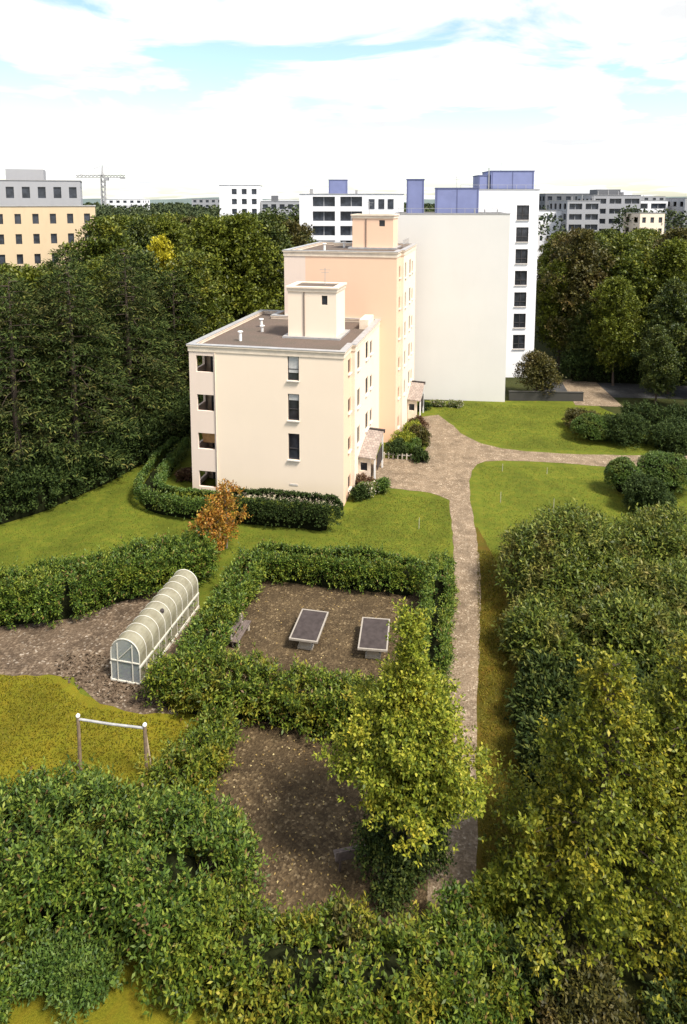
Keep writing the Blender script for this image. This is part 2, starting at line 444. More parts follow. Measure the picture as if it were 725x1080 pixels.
M['lf_lime'] = leaf_mat('lime_green_leaves', [(0, (0.0616, 0.09184, 0.01344)), (0.4, (0.168, 0.2072, 0.02016)), (0.75, (0.28, 0.308, 0.02912)), (1, (0.4256, 0.4032, 0.056))],
    [(0, (0.112, 0.1344, 0.01344)), (0.5, (0.2912, 0.2968, 0.02464)), (1, (0.4928, 0.4032, 0.0448))], 0.5, 0.32, 0.45, 0.2)
M['lf_lime_deep'] = leaf_mat('deep_lime_leaves', [(0, (0.038, 0.055, 0.008)), (0.4, (0.11, 0.135, 0.013)), (0.75, (0.19, 0.21, 0.018)), (1, (0.31, 0.30, 0.032))],
    [(0, (0.085, 0.09, 0.009)), (0.5, (0.22, 0.205, 0.015)), (1, (0.38, 0.29, 0.024))], 0.5, 0.3, 0.4, 0.2)
M['lf_ivy'] = leaf_mat('ivy_leaves', [(0, (0.012, 0.022, 0.006)), (0.5, (0.032, 0.050, 0.010)), (0.85, (0.065, 0.085, 0.016)), (1, (0.14, 0.15, 0.03))], None, 0.6, 0.18, 1, 0.12)
M['lf_yellow'] = leaf_mat('yellow_autumn_leaves', [(0, (0.17, 0.16, 0.012)), (0.5, (0.40, 0.36, 0.018)), (1, (0.60, 0.52, 0.04))], None, 0.5, 0.3, 1, 0.3)
M['lf_orange'] = leaf_mat('orange_autumn_leaves', [(0, (0.10, 0.055, 0.012)), (0.35, (0.28, 0.11, 0.015)), (0.7, (0.42, 0.17, 0.02)), (1, (0.34, 0.26, 0.04))],
    [(0, (0.11, 0.10, 0.02)), (0.5, (0.25, 0.18, 0.025)), (1, (0.40, 0.28, 0.04))], 0.5, 0.3, 0.9, 0.3)
M['lf_purple'] = leaf_mat('willow_green_leaves', [(0, (0.0312, 0.048, 0.0096)), (0.35, (0.0744, 0.1056, 0.0156)), (0.7, (0.132, 0.1656, 0.0216)), (1, (0.24, 0.24, 0.042))],
    [(0, (0.054, 0.054, 0.0144)), (0.5, (0.144, 0.138, 0.024)), (1, (0.252, 0.204, 0.054))], 0.5, 0.25, 0.5, 0.25)
M['lf_red'] = leaf_mat('reddish_shrub_leaves', [(0, (0.05, 0.02, 0.012)), (0.5, (0.11, 0.05, 0.025)), (1, (0.17, 0.12, 0.05))], None, 0.5, 0.2, 1, 0.3)
M['lf_flower'] = leaf_mat('pale_flower_shrub', [(0, (0.05, 0.085, 0.016)), (0.5, (0.11, 0.15, 0.03)), (0.78, (0.22, 0.22, 0.05)), (0.85, (0.55, 0.50, 0.40)), (1, (0.65, 0.55, 0.45))], None, 0.5, 0.2, 1, 0.3)
M['lf_fallen'] = leaf_mat('fallen_leaves', [(0, (0.08, 0.045, 0.02)), (0.4, (0.22, 0.14, 0.05)), (0.8, (0.42, 0.30, 0.10)), (1, (0.55, 0.45, 0.22))], None, 0.7, 0.1, 1, 0.2)
M['lf_blade'] = leaf_mat('grass_blades', [(0, (0.042, 0.06, 0.008)), (0.5, (0.095, 0.115, 0.013)), (1, (0.18, 0.17, 0.022))], None, 0.6, 0.25, 1, 0.2)
M['lf_dryblade'] = leaf_mat('dry_grass_blades', [(0, (0.07, 0.07, 0.006)), (0.5, (0.14, 0.125, 0.009)), (1, (0.24, 0.19, 0.016))], None, 0.6, 0.25, 1, 0.2)
M['lf_far'] = leaf_mat('far_wood_leaves', [(0, (0.03, 0.045, 0.022)), (0.5, (0.055, 0.075, 0.03)), (1, (0.09, 0.105, 0.04))], None, 0.7, 0.1, 1, 0.15)

# ------------------------------------------------------------------ foliage engine
def unit(a): return a / np.maximum(np.linalg.norm(a, axis=-1, keepdims=True), 1e-6)
def rdir(n, r): return unit(r.normal(size=(n, 3)))

def leaves_from(b, d, length, width, r, droop=0.0, size=1.0):
    """rhombic folded leaves: base b, direction d"""
    n = len(b); d = unit(d + np.array([0, 0, -droop]))
    side = unit(np.cross(d, rdir(n, r) * 0.7 + np.array([0, 0, 1.0])))
    nrm = np.cross(side, d)
    L = (length * size * r.uniform(0.65, 1.25, n))[:, None]; W = (width * size * r.uniform(0.7, 1.25, n))[:, None]
    v = np.empty((n, 4, 3))
    v[:, 0] = b; v[:, 2] = b + d * L - nrm * L * 0.08
    m = b + d * L * 0.5 + nrm * W * 0.22
    v[:, 1] = m + side * W * 0.5; v[:, 3] = m - side * W * 0.5
    return v.reshape(-1, 3)

def shoots(c, d, L, k, leaf_l, leaf_w, r, spread=0.9, droop=0.0):
    """k leaves around each shoot starting at c along d"""
    n = len(c); ang0 = r.uniform(0, 6.28, n); d = unit(d)
    a = unit(np.cross(d, rdir(n, r))); b2 = np.cross(d, a)
    Ls = L * r.uniform(0.6, 1.3, n)
    vs = []
    for i in range(k):
        t = (i + 0.7) / k; ang = ang0 + i * 2.4
        per = a * np.cos(ang)[:, None] + b2 * np.sin(ang)[:, None]
        base = c + d * (Ls * t)[:, None]
        vs.append(leaves_from(base, d * (0.35 + 0.5 * t) + per * spread + np.array([0, 0, 0.15]), leaf_l, leaf_w, r, droop))
    return np.concatenate(vs)

def leaf_obj(name, v, mat, parent=None):
    return mesh_obj(name, v, np.arange(len(v)).reshape(-1, 4), mat, parent)

_ph = rng.uniform(0, 6.28, (12, 4)); _fr = rng.normal(size=(12, 3))
def lump(p, s):
    """smooth value noise about -1..1"""
    o = np.zeros(len(p))
    for i in range(12):
        o += np.sin((p @ (_fr[i] * s * (1 + i * 0.25))) + _ph[i, 0]) / (1 + i * 0.18)
    return o / 3.2

class Path2:
    def __init__(s, pts):
        s.p = np.array(pts, float); s.seg = np.diff(s.p, axis=0)
        s.len = np.linalg.norm(s.seg, axis=1); s.L = s.len.sum(); s.cum = np.concatenate([[0], np.cumsum(s.len)])
    def at(s, t):
        i = np.clip(np.searchsorted(s.cum, t, side='right') - 1, 0, len(s.len) - 1)
        f = ((t - s.cum[i]) / s.len[i])[:, None]
        d = s.seg[i] / s.len[i][:, None]
        return s.p[i] + s.seg[i] * f, d

def smooth_line(pts, n=10):
    """Catmull-Rom through plan points"""
    P = [np.array(pts[0])] + [np.array(p) for p in pts] + [np.array(pts[-1])]
    o = []
    for i in range(1, len(P) - 2):
        for k in range(n):
            t = k / n
            o.append(0.5 * ((2 * P[i]) + (-P[i - 1] + P[i + 1]) * t + (2 * P[i - 1] - 5 * P[i] + 4 * P[i + 1] - P[i + 2]) * t * t + (-P[i - 1] + 3 * P[i] - 3 * P[i + 1] + P[i + 2]) * t ** 3))
    o.append(P[-2]); return [tuple(q) for q in o]

def hedge(name, label, cat, pts, width, height, mat, group=None, dens=40, k=6, leaf=(0.17, 0.07), shoot=0.28, rough=0.2, square=0.45, seed=1, hvar=0.15, wvar=None):
    """hedge along a plan line: leafy shoots over a lumpy rounded section, twig mass inside"""
    r = np.random.default_rng(seed)
    pth = Path2(pts); o0 = np.array([*pth.p[0], 0])
    root = thing(name, label, cat, tuple(o0), 0, group)
    peri = width * 0.8 + height * 2
    n = int((pth.L + width) * peri * dens)
    t = r.uniform(-width * 0.45, pth.L + width * 0.45, n); tc_ = np.clip(t, 0, pth.L)
    base, d = pth.at(tc_); nr = np.stack([d[:, 1], -d[:, 0]], 1)
    over = t - tc_; endf = np.sqrt(np.clip(1 - (over / (width * 0.5)) ** 2, 0.02, 1))
    wloc = width * (1 + 0.12 * np.sin(tc_ * 1.1 + seed))
    # pick points over the section by arc length: sides get their share
    th = r.uniform(0, math.pi, n)
    side = r.uniform(size=n) < (height * 2) / peri
    th = np.where(side, np.where(r.uniform(size=n) < 0.5, r.uniform(0, 0.8, n), math.pi - r.uniform(0, 0.8, n)), r.uniform(0.8, math.pi - 0.8, n))
    cx = np.sign(np.cos(th)) * np.abs(np.cos(th)) ** square * wloc / 2 * endf
    cz = np.abs(np.sin(th)) ** square * height * (1 + hvar * lump(np.stack([tc_ * 0.6, tc_ * 0, tc_ * 0 + seed], 1), 1.0)) * endf ** 0.4
    nx = np.cos(th); nz = np.sin(th) * 0.9
    pos = np.concatenate([base + d * over[:, None] + nr * cx[:, None], cz[:, None]], 1)
    nrm = unit(np.concatenate([nr * nx[:, None] + d * (over / width * 2)[:, None], nz[:, None]], 1))
    f = 0.6 * lump(pos, 2.0) + 0.75 * lump(pos + 7.3, 4.6)
    pos = pos + nrm * (rough * f - rough * 0.6 - shoot * 0.6 + r.normal(0, rough * 0.35, n))[:, None]
    keep = (pos[:, 2] > 0.02) & (f > -0.9)
    pos, nrm = pos[keep], nrm[keep]
    v = shoots(pos - o0, nrm + np.array([0, 0, 0.8]) + 0.45 * r.normal(size=pos.shape), shoot, k, *leaf, r)
    if rough > 0.1:
        st = np.nonzero((nrm[:, 2] > 0.3) & (r.uniform(size=len(nrm)) < 0.05))[0]
        v = np.concatenate([v, shoots(pos[st] - o0, nrm[st] * 0.6 + np.array([0, 0, 1.0]) + 0.3 * r.normal(size=(len(st), 3)), shoot * 2.0, k + 4, leaf[0] * 0.9, leaf[1] * 0.8, r, 0.7)])
    v[:, 2] = np.maximum(v[:, 2], 0.01)
    leaf_obj('foliage', v, mat, root)
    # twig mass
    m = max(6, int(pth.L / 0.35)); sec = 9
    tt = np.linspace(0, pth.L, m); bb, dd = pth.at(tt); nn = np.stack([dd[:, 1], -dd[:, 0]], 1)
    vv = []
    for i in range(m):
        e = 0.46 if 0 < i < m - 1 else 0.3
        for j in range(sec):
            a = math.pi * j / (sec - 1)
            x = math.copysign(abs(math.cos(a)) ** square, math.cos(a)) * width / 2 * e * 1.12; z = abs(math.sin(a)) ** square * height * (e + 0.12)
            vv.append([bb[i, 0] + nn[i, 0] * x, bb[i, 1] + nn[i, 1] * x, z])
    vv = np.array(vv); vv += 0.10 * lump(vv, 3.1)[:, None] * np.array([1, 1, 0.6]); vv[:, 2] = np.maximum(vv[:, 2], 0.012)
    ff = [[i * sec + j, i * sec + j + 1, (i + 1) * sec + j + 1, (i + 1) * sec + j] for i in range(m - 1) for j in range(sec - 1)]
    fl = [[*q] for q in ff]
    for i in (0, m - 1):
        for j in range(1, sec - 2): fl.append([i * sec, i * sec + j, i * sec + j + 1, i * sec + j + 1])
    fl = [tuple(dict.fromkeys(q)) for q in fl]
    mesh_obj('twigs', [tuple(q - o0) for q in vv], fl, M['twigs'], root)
    return root

def blob_leaves(centres, radii, n, r, shoot, k, leaf, up=0.35, flat=0.85, droop=0.0, inner=0.35, spread=0.9):
    """leafy shoots over a set of clumps"""
    centres, radii = np.array(centres), np.array(radii)
    wgt = radii ** 2; idx = r.choice(len(radii), n, p=wgt / wgt.sum())
    d = rdir(n, r); d[:, 2] = np.where(r.uniform(size=n) < 0.62, np.abs(d[:, 2]), d[:, 2])
    rr = radii[idx] * (1 - inner * r.uniform(size=n) ** 2)
    p = centres[idx] + d * rr[:, None] * np.array([1, 1, flat])
    return shoots(p - d * (shoot * 0.5), d + np.array([0, 0, up]) + 0.35 * r.normal(size=d.shape), shoot, k, *leaf, r, spread, droop)

def shrub(name, label, x, y, rad, height, mat, n, leaf=(0.15, 0.07), shoot=0.25, k=6, group=None, seed=1, stretch=1.0, cat='shrub', rough=0.3):
    r = np.random.default_rng(seed)
    root = thing(name, label, cat, (x, y, 0), r.uniform(0, 6.28) if stretch == 1 else 0, group)
    m = max(5, int(rad * 7)); cs, rs = [], []
    for i in range(m):
        a = r.uniform(0, 6.28); q = rad * math.sqrt(r.uniform()) * 0.75
        h = height * (1 - 0.55 * (q / rad) ** 2) * r.uniform(0.55, 1.0)
        rr = rad * r.uniform(0.32, 0.5) * (1 + 0 * rough)
        cs.append((q * math.cos(a) * stretch, q * math.sin(a), max(rr * 0.7, h - rr * 0.85))); rs.append(rr)
        if h - rr > rr: cs.append((q * math.cos(a) * stretch, q * math.sin(a), (h - rr) * 0.5)); rs.append(rr * 0.95)
    v = blob_leaves(cs, rs, n, r, shoot, k, leaf)
    v[:, 2] = np.maximum(v[:, 2], 0.01)
    leaf_obj('foliage', v, mat, root)
    mb = MB()
    for c in cs[:10]:
        mb.tube([(c[0] * 0.15, c[1] * 0.15, 0), (c[0] * 0.55, c[1] * 0.55, c[2] * 0.5), c], [0.05, 0.035, 0.012], 5)
    mb.build('stems', M['bark'], root)
    return root

def ball_shrub(name, label, x, y, rad, height, mat, n, group=None, seed=1):
    """clipped rounded shrub"""
    r = np.random.default_rng(seed)
    root = thing(name, label, 'shrub', (x, y, 0), 0, group)
    d = rdir(n, r); d[:, 2] = np.abs(d[:, 2]) * 1.0 - 0.25 * (r.uniform(size=n) < 0.3)
    p = d * np.array([rad, rad, height * 0.55]); p[:, 2] += height * 0.42
    p *= (1 + 0.07 * lump(p + seed, 2.0) - 0.1 * r.uniform(size=n) ** 2)[:, None]
    p[:, 2] = np.maximum(p[:, 2], 0.03)
    leaf_obj('foliage', shoots(p, d + 0.4 * r.normal(size=d.shape), 0.14, 5, 0.13, 0.075, r), mat, root)
    mb = MB()
    ring = [0.0, 0.35, 0.7, 0.9, 0.8, 0.4]; zs = [0.02, 0.05, 0.3, 0.55, 0.78, 0.88]
    mb.tube([(0, 0, z * height) for z in zs], [max(0.02, q * rad * 0.88) for q in ring], 14)
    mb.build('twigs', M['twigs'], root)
    return root

def crown_tree(name, height, crown_r, base_h, mat, n, r, bark='bark', leaf=(0.34, 0.2), shoot=0.6, k=5, clumps=34, top=1.0, trunk_r=0.22, droop=0.0, inner=0.4, lean=0.0, shape='round', parent=None, clump_r=(0.22, 0.36)):
    """broadleaf tree: trunk, limbs, clumped crown; shape gives the outline"""
    root = thing(name, None, None)
    lx = lambda z: (lean * z / height, 0.0)
    cs, rs, ends = [], [], []
    for i in range(clumps):
        f = (i + 0.5) / clumps; z = base_h + (height - base_h) * f
        if shape == 'round': prof = math.sin(math.pi * min(1, 0.12 + f * 0.86)) ** 0.6
        elif shape == 'cone': prof = (1 - f) ** 0.75 * min(1, 0.45 + f * 3.2)
        elif shape == 'spire': prof = max(0.10, (1 - f / 0.8)) ** 0.7 * min(1, 0.6 + f * 2.2)
        else: prof = (0.25 + 0.75 * math.sin(math.pi * (0.22 + 0.72 * f))) if f < 0.93 else 0.25
        a = i * 2.4 + r.uniform(-0.5, 0.5); rr = crown_r * r.uniform(*clump_r) * (0.65 + 0.35 * prof)
        q = max(0, crown_r * prof * r.uniform(0.7, 1.08) - rr * 0.75)
        bx, by = lx(z); cs.append((bx + q * math.cos(a), by + q * math.sin(a), min(z, height - rr * 0.7))); rs.append(rr)
        if q > rr * 1.2:
            q2 = q * r.uniform(0.3, 0.6); a2 = a + r.uniform(-0.5, 0.5)
            cs.append((bx + q2 * math.cos(a2), by + q2 * math.sin(a2), z + r.uniform(-0.2, 0.5) * rr)); rs.append(rr * 0.95)
    v = blob_leaves(cs, rs, n, r, shoot, k, leaf, droop=droop, inner=inner)
    v[:, 2] = np.maximum(v[:, 2], 0.05)
    leaf_obj('crown', v, mat, root)
    mb = MB(); tz = base_h + (height - base_h) * 0.82
    pts = [(lx(z)[0] + 0.10 * math.sin(z * 0.9), lx(z)[1] + 0.08 * math.cos(z * 1.1), z) for z in np.linspace(0, tz, 7)]
    mb.tube(pts, [trunk_r * (1.25 if i == 0 else 1) * (1 - 0.13 * i) for i in range(7)], 8)
    for c, q in list(zip(cs, rs))[::2]:
        z0 = max(base_h * 0.7, c[2] - math.hypot(c[0], c[1]) * 0.7); bx, by = lx(z0)
        mb.tube([(bx, by, min(z0, tz)), (bx + (c[0] - bx) * 0.5, by + (c[1] - by) * 0.5, (z0 + c[2]) / 2 - 0.1), c], [trunk_r * 0.34, trunk_r * 0.2, 0.02], 5)
    mb.build('trunk', M[bark], root)
    return root

def limb_tree(name, height, crown_r, base_h, mat, n_limb, r, leaf, prof, dens=26, k=6, shoot=0.3, rise=0.45, bark='bark', trunk_r=0.12, vary=(0.5, 1.22)):
    """young broadleaf tree: rising limbs that carry leafy sprays, outline from prof(f)"""
    root = thing(name, None, None); mb = MB()
    mb.tube([(0.06 * math.sin(z), 0.05 * math.cos(z * 0.8), z) for z in np.linspace(0, height * 0.97, 9)], [trunk_r * (1 - 0.105 * i) for i in range(9)], 8)
    cs, ds = [], []
    for i in range(n_limb):
        f = (i + r.uniform()) / n_limb; z = base_h + (height - base_h) * f * 0.97; a = i * 2.4 + r.uniform(-0.6, 0.6)
        L = crown_r * prof(f) * r.uniform(*vary) + 0.12; up = rise * r.uniform(0.5, 1.4)
        d = np.array([math.cos(a), math.sin(a), up]); d /= np.linalg.norm(d)
        m = int(dens * L * (0.6 + 0.5 * L / crown_r)) + 4
        t = r.uniform(0.18, 1.0, m) ** 0.75; w_ = (0.30 * L * (1.12 - t) + 0.10)[:, None]
        c = np.array([0, 0, z]) + d * (L * t)[:, None] + r.normal(size=(m, 3)) * w_ * np.array([1, 1, 0.55])
        c[:, 2] -= 0.18 * L * t ** 2
        cs.append(c); ds.append(d * 0.8 + np.array([0, 0, 0.45]) + 0.55 * r.normal(size=(m, 3)))
        e = d * L
        mb.tube([(0, 0, z), (e[0] * 0.5, e[1] * 0.5, z + e[2] * 0.5 - 0.03 * L), (e[0] * 0.95, e[1] * 0.95, z + e[2] * 0.95 - 0.16 * L)], [trunk_r * 0.3, trunk_r * 0.17, 0.008], 5)
    v = shoots(np.concatenate(cs), np.concatenate(ds), shoot, k, *leaf, r)
    v[:, 2] = np.maximum(v[:, 2], 0.05)
    leaf_obj('crown', v, mat, root); mb.build('trunk', M[bark], root)
    return root

def conifer(name, height, rad, mat, n_br, r, leaf=(0.55, 0.16), base_h=1.5, top_pow=0.8, k=5):
    """conifer: whorled, drooping boughs carrying flat sprays"""
    root = thing(name, None, None)
    mb = MB(); mb.tube([(0, 0, 0), (0.05, 0, height * 0.5), (0, 0, height * 0.98)], [0.28, 0.17, 0.02], 7)
    cs, ds = [], []
    for i in range(n_br):
        f = (i + r.uniform()) / n_br; z = base_h + (height - base_h) * f
        a = i * 2.4 + r.uniform(-0.4, 0.4)
        L = rad * (1 - f) ** top_pow * r.uniform(0.72, 1.12) * min(1, 0.55 + f * 3) + 0.25
        d = np.array([math.cos(a), math.sin(a), 0]); rise = 0.25 * L
        m = max(3, int(L / 0.16))
        for j in range(m):
            t = (j + 0.5) / m
            if t < 0.25: continue
            p = d * L * t; zz = z + rise * t - 0.45 * L * t * t
            wdt = 0.55 * L * (1 - t) * 0.6 + 0.12
            s = np.array([-d[1], d[0], 0]) * r.uniform(-1, 1) * wdt
            cs.append((p[0] + s[0], p[1] + s[1], zz + r.normal(0, 0.08)))
            ds.append(d * 1.0 + s / wdt * 0.7 + np.array([0, 0, r.uniform(-0.25, 0.45)]))
        if i % 2 == 0:
            mb.tube([(0, 0, z), tuple(d * L * 0.5) [:2] + (z + rise * 0.5 - 0.11 * L,), tuple(d * L * 0.9)[:2] + (z + rise * 0.9 - 0.36 * L,)], [0.05, 0.03, 0.01], 4)
    v = shoots(np.array(cs), np.array(ds), 0.55, k, *leaf, r, 0.7, 0.12)
    leaf_obj('crown', v, mat, root)
    mb.build('trunk', M['bark'], root)
    return root

def place(proto, first, x, y, s, rz, label, cat, group, sz=None):
    o = proto if first else copy_tree(proto)
    o.location = (x, y, 0); o.rotation_euler = (0, 0, rz); o.scale = (s, s, sz or s)
    return tag(o, label, cat, group)

# ------------------------------------------------------------------ ground, lawns, paths
def sheet(name, poly, z, mat, wob=0.0, step=0.6, kind='structure', seed=3):
    """flat surface with a slightly ragged edge"""
    r = random.Random(seed); pts = []
    for i in range(len(poly)):
        a, b = Vector(poly[i][:2]), Vector(poly[(i + 1) % len(poly)][:2])
        m = max(1, int((b - a).length / step)) if wob else 1
        for k in range(m):
            p = a.lerp(b, k / m)
            pts.append((p.x + r.uniform(-wob, wob), p.y + r.uniform(-wob, wob), z))
    me = bpy.data.meshes.new(name); import bmesh
    bm = bmesh.new(); f = bm.faces.new([bm.verts.new(p) for p in pts]); bmesh.ops.triangulate(bm, faces=[f]); bm.normal_update()
    if bm.faces[:] and sum(q.normal.z for q in bm.faces) < 0: bmesh.ops.reverse_faces(bm, faces=bm.faces[:])
    bm.to_mesh(me); bm.free(); me.materials.append(mat)
    o = bpy.data.objects.new(name, me); COL.objects.link(o)
    return tag(o, kind=kind)

def gp(*pts): return [tuple(ground(*p)[:2]) for p in pts]

sheet('ground', [(-4000, -200), (4000, -200), (4000, 8000), (-4000, 8000)], 0.0, M['rough'])
sheet('lawn', [(-34, 8), (30, 8), (33, 70), (30, 81), (6, 81), (-30, 70)], 0.004, M['lawn'], 0.1)
sheet('yellowed_lawn', gp((-60, 705), (60, 706), (95, 738), (170, 748), (250, 742), (250, 900), (560, 960), (560, 1085), (-60, 1085)), 0.008, M['dry_lawn'], 0.12, seed=5)
sheet('verge', [(4.0, 18), (8.2, 18), (10.3, 35), (10.75, 40.5), (10.4, 44.5), (10.15, 48.5), (9.6, 48.5), (8.6, 42)], 0.008, M['verge'], 0.05, seed=6)
sheet('shrub_bed', [(4.4, 10), (36, 10), (36, 46), (11.1, 45), (9.9, 36), (6.35, 20.5), (4.4, 19)], 0.012, M['rough'], 0.1, seed=7)
sheet('gravel_patch', gp((-60, 630), (60, 640), (130, 625), (205, 600), (215, 650), (205, 690), (190, 755), (150, 752), (105, 742), (75, 715), (40, 712), (-60, 712)), 0.012, M['gravel'], 0.12, seed=8)
sheet('play_yard', [(-6.9, 31.5), (-5.5, 41.3), (4.9, 39.9), (3.9, 33), (3.2, 30.5)], 0.012, M['mulch'], 0.1, seed=9)
sheet('mulch_yard', [(-5.4, 19), (4.0, 19), (6.4, 33.5), (3.0, 33.5), (2.5, 29), (-5.6, 29.5)], 0.012, M['mulch'], 0.1, seed=10)
path_c = smooth_line([(3.3, 18.0), (3.87, 21.2), (5.6, 30), (7.86, 40.4), (8.9, 47), (9.6, 53.2), (10.5, 58.5)], 8)
PT = Path2(path_c); tt = np.linspace(0, PT.L, 60); pb, pd = PT.at(tt)
lft = [(p[0] - d[1] * 0.86, p[1] + d[0] * 0.86) for p, d in zip(pb, pd)]
rgt = [(p[0] + d[1] * 0.86, p[1] - d[0] * 0.86) for p, d in zip(pb, pd)]
sheet('gravel_path', lft[:-8] + [(8.05, 53.9), (7.3, 54.6), (3.4, 55.6), (2.4, 57.0), (2.5, 62.5), (7.0, 62.0), (8.7, 66), (8.3, 74.5), (10.9, 75.5),
      *gp((478, 449), (486, 457), (508, 468), (530, 473), (555, 476), (600, 479), (645, 480), (740, 481), (740, 497), (645, 493), (600, 489), (555, 486.5), (530, 486), (512, 487), (503, 490), (498, 497))] + rgt[::-1][2:],
      0.016, M['path'], 0.05, 0.8, seed=11)
sheet('road', [(26, 83), (80, 79), (80, 86), (26, 90)], 0.02, M['asphalt'])
sheet('forecourt', [(28.0, 79.2), (33.5, 78.5), (34.5, 91), (30, 91)], 0.024, M['path'], 0.0)

# far hills on the horizon
hv, hf = [], []
for i in range(80):
    x = -2600 + 65 * i; h = 26 + 11 * math.sin(i * 0.23 + 1.0) + 6 * math.sin(i * 0.61) + (12 if x > 300 else 0)
    hv += [(x, 2600, 0), (x, 2750, h), (x, 3300, h * 0.6)]
for i in range(79):
    for k in range(2): hf.append((3 * i + k, 3 * i + 3 + k, 3 * i + 4 + k, 3 * i + 1 + k))
tag(mesh_obj('hills', hv, hf, plain('far_hill_woods', (0.11, 0.14, 0.13), 1.0, 0.2, 0.01)), kind='structure')

# ------------------------------------------------------------------ buildings
A = R(12.5)
CA, SA = math.cos(A), math.sin(A)

def window(root, p0, p1, z0, z1, inn, depth=0.14, bars=(0,), rails=(), frame=0.07, glass='glass', sill=True, fmat='frame', blind=0.0):
    """window set in an opening: p0->p1 along the wall in plan; frame, pane and sill"""
    p0, p1, inn = Vector((*p0, 0)), Vector((*p1, 0)), Vector((*inn, 0))
    d = (p1 - p0).normalized(); L = (p1 - p0).length; b = p0 + inn * depth
    Z = Vector((0, 0, 1)); f = MB(); h = frame / 2
    P = lambda u, z: b + d * u + Z * z
    f.bar(P(h, z0), P(h, z1), frame); f.bar(P(L - h, z0), P(L - h, z1), frame)
    f.bar(P(frame, z0 + h), P(L - frame, z0 + h), frame); f.bar(P(frame, z1 - h), P(L - frame, z1 - h), frame)
    for q in bars:
        if 0 < q < 1: f.bar(P(L * q, z0 + frame), P(L * q, z1 - frame), frame * 0.8)
    for q in rails: f.bar(P(frame, z0 + (z1 - z0) * q), P(L - frame, z0 + (z1 - z0) * q), frame * 0.9)
    fr = f.build('window', M[fmat], root)
    g = MB(); bb = inn * 0.02
    g.quad(P(0.0, z0) + bb, P(L, z0) + bb, P(L, z1) + bb, P(0, z1) + bb).build('pane', M[glass], fr)
    if blind:
        c = MB(); cc = -inn * 0.012
        c.quad(P(frame, z1 - frame) + cc, P(L - frame, z1 - frame) + cc, P(L - frame, z1 - (z1 - z0) * blind) + cc, P(frame, z1 - (z1 - z0) * blind) + cc).build('curtain', M['curtain'], fr)
    if sill:
        s = MB(); o = -inn * 0.06
        s.bar(p0 + o - d * 0.05 + Z * (z0 - 0.04), p1 + o + d * 0.05 + Z * (z0 - 0.04), 0.2, 0.07).build('sill', M['sill'], fr)
    return fr

def rooftop(root, u0, v0, u1, v1, z0, z1, wallm, win=(0.62, 0.74)):
    """stair head on the flat roof: walls, cap, drain pipe, little window"""
    w_ = u1 - u0; a, b = win[0] * w_, win[1] * w_; h = z1 - z0
    mb = MB()
    mb.wall((u0, v0), (u1, v0), z0, z1, [(a, b, z0 + h * 0.66, z0 + h * 0.84)], (0, 1), 0.12)
    mb.wall((u1, v0), (u1, v1), z0, z1); mb.wall((u1, v1), (u0, v1), z0, z1); mb.wall((u0, v1), (u0, v0), z0, z1)
    ph = mb.build('stair_head', M[wallm], root)
    pl = [(u0, v0), (u1, v0), (u1, v1), (u0, v1)]
    MB().ring(outset(pl, 0.08), outset(pl, -0.35), z1 - 0.42, z1 - 0.12).ring(outset(pl, 0.17), outset(pl, -0.35), z1 - 0.12, z1 + 0.03).build('cornice', M['cornice'], ph)
    MB().prism(outset(pl, -0.3), z1 - 0.2, z1 - 0.06).build('roof', M['roof'], ph)
    MB().tube([(u0 + w_ * 0.34, v0 - 0.05, z0 + 0.05), (u0 + w_ * 0.34, v0 - 0.05, z1 - 0.45)], 0.055, 8).build('drain_pipe', M['pipe'], ph)
    MB().quad((u0 + a, v0 + 0.10, z0 + h * 0.66), (u0 + b, v0 + 0.10, z0 + h * 0.66), (u0 + b, v0 + 0.10, z0 + h * 0.84), (u0 + a, v0 + 0.10, z0 + h * 0.84)).build('window', M['glass'], ph)
    MB().ring(outset(pl, 0.42), outset(pl, 0.02), z0 - 0.02, z0 + 0.16).build('flashing', M['zinc'], ph)
    return ph

def porch(root, u, v0, v1, z0, z1, out_):
    """entrance porch: sloping tiled roof along the wall, front wall with dark window, post and boarded side"""
    t = 0.12
    p = MB()
    p.v += [(u, v0, z0), (u + out_, v0, z0 - 0.1), (u + out_, v1, z1 - 0.1), (u, v1, z1), (u, v0, z0 + t), (u + out_, v0, z0 - 0.1 + t), (u + out_, v1, z1 - 0.1 + t), (u, v1, z1 + t)]
    p.f += [(0, 3, 2, 1), (4, 5, 6, 7), (0, 1, 5, 4), (1, 2, 6, 5), (2, 3, 7, 6), (3, 0, 4, 7)]
    pr = p.build('porch_roof', M['tile'], root)
    MB().bar((u - 0.05, v1 + 0.1, z1 + 0.1), (u + out_ + 0.1, v1 + 0.1, z1 + 0.02), 0.25, 0.3).build('ridge_cap', M['porch_dark'], pr)
    MB().wall((u + 0.02, v0 + 0.25), (u + out_ * 0.72, v0 + 0.25), 0, z0 - 0.12, [(0.15, 0.75, 1.25, 2.0)], (0, 1), 0.15).build('porch_wall', M['cornice'], root)
    MB().quad((u + 0.17, v0 + 0.39, 1.25), (u + 0.77, v0 + 0.39, 1.25), (u + 0.77, v0 + 0.39, 2.0), (u + 0.17, v0 + 0.39, 2.0)).build('porch_window', M['glass'], root)
    MB().bar((u + out_ - 0.08, v0 + 0.3, 0), (u + out_ - 0.08, v0 + 0.3, z0 - 0.13), 0.14).build('post', M['white_paint'], root)
    MB().bar((u + out_ - 0.08, v1 - 0.3, 0), (u + out_ - 0.08, v1 - 0.3, z1 - 0.2), 0.14).build('post', M['white_paint'], root)
    MB().box(u + out_ - 0.10, v0 + 1.5, 0.9, u + out_ - 0.04, v1 - 0.4, z0 - 0.2).build('side_boards', M['porch_dark'], root)
    d = MB(); d.box(u + 0.02, v0 + 1.6, 0.05, u + 0.07, v0 + 2.7, 2.15); d.build('door', M['porch_dark'], root)

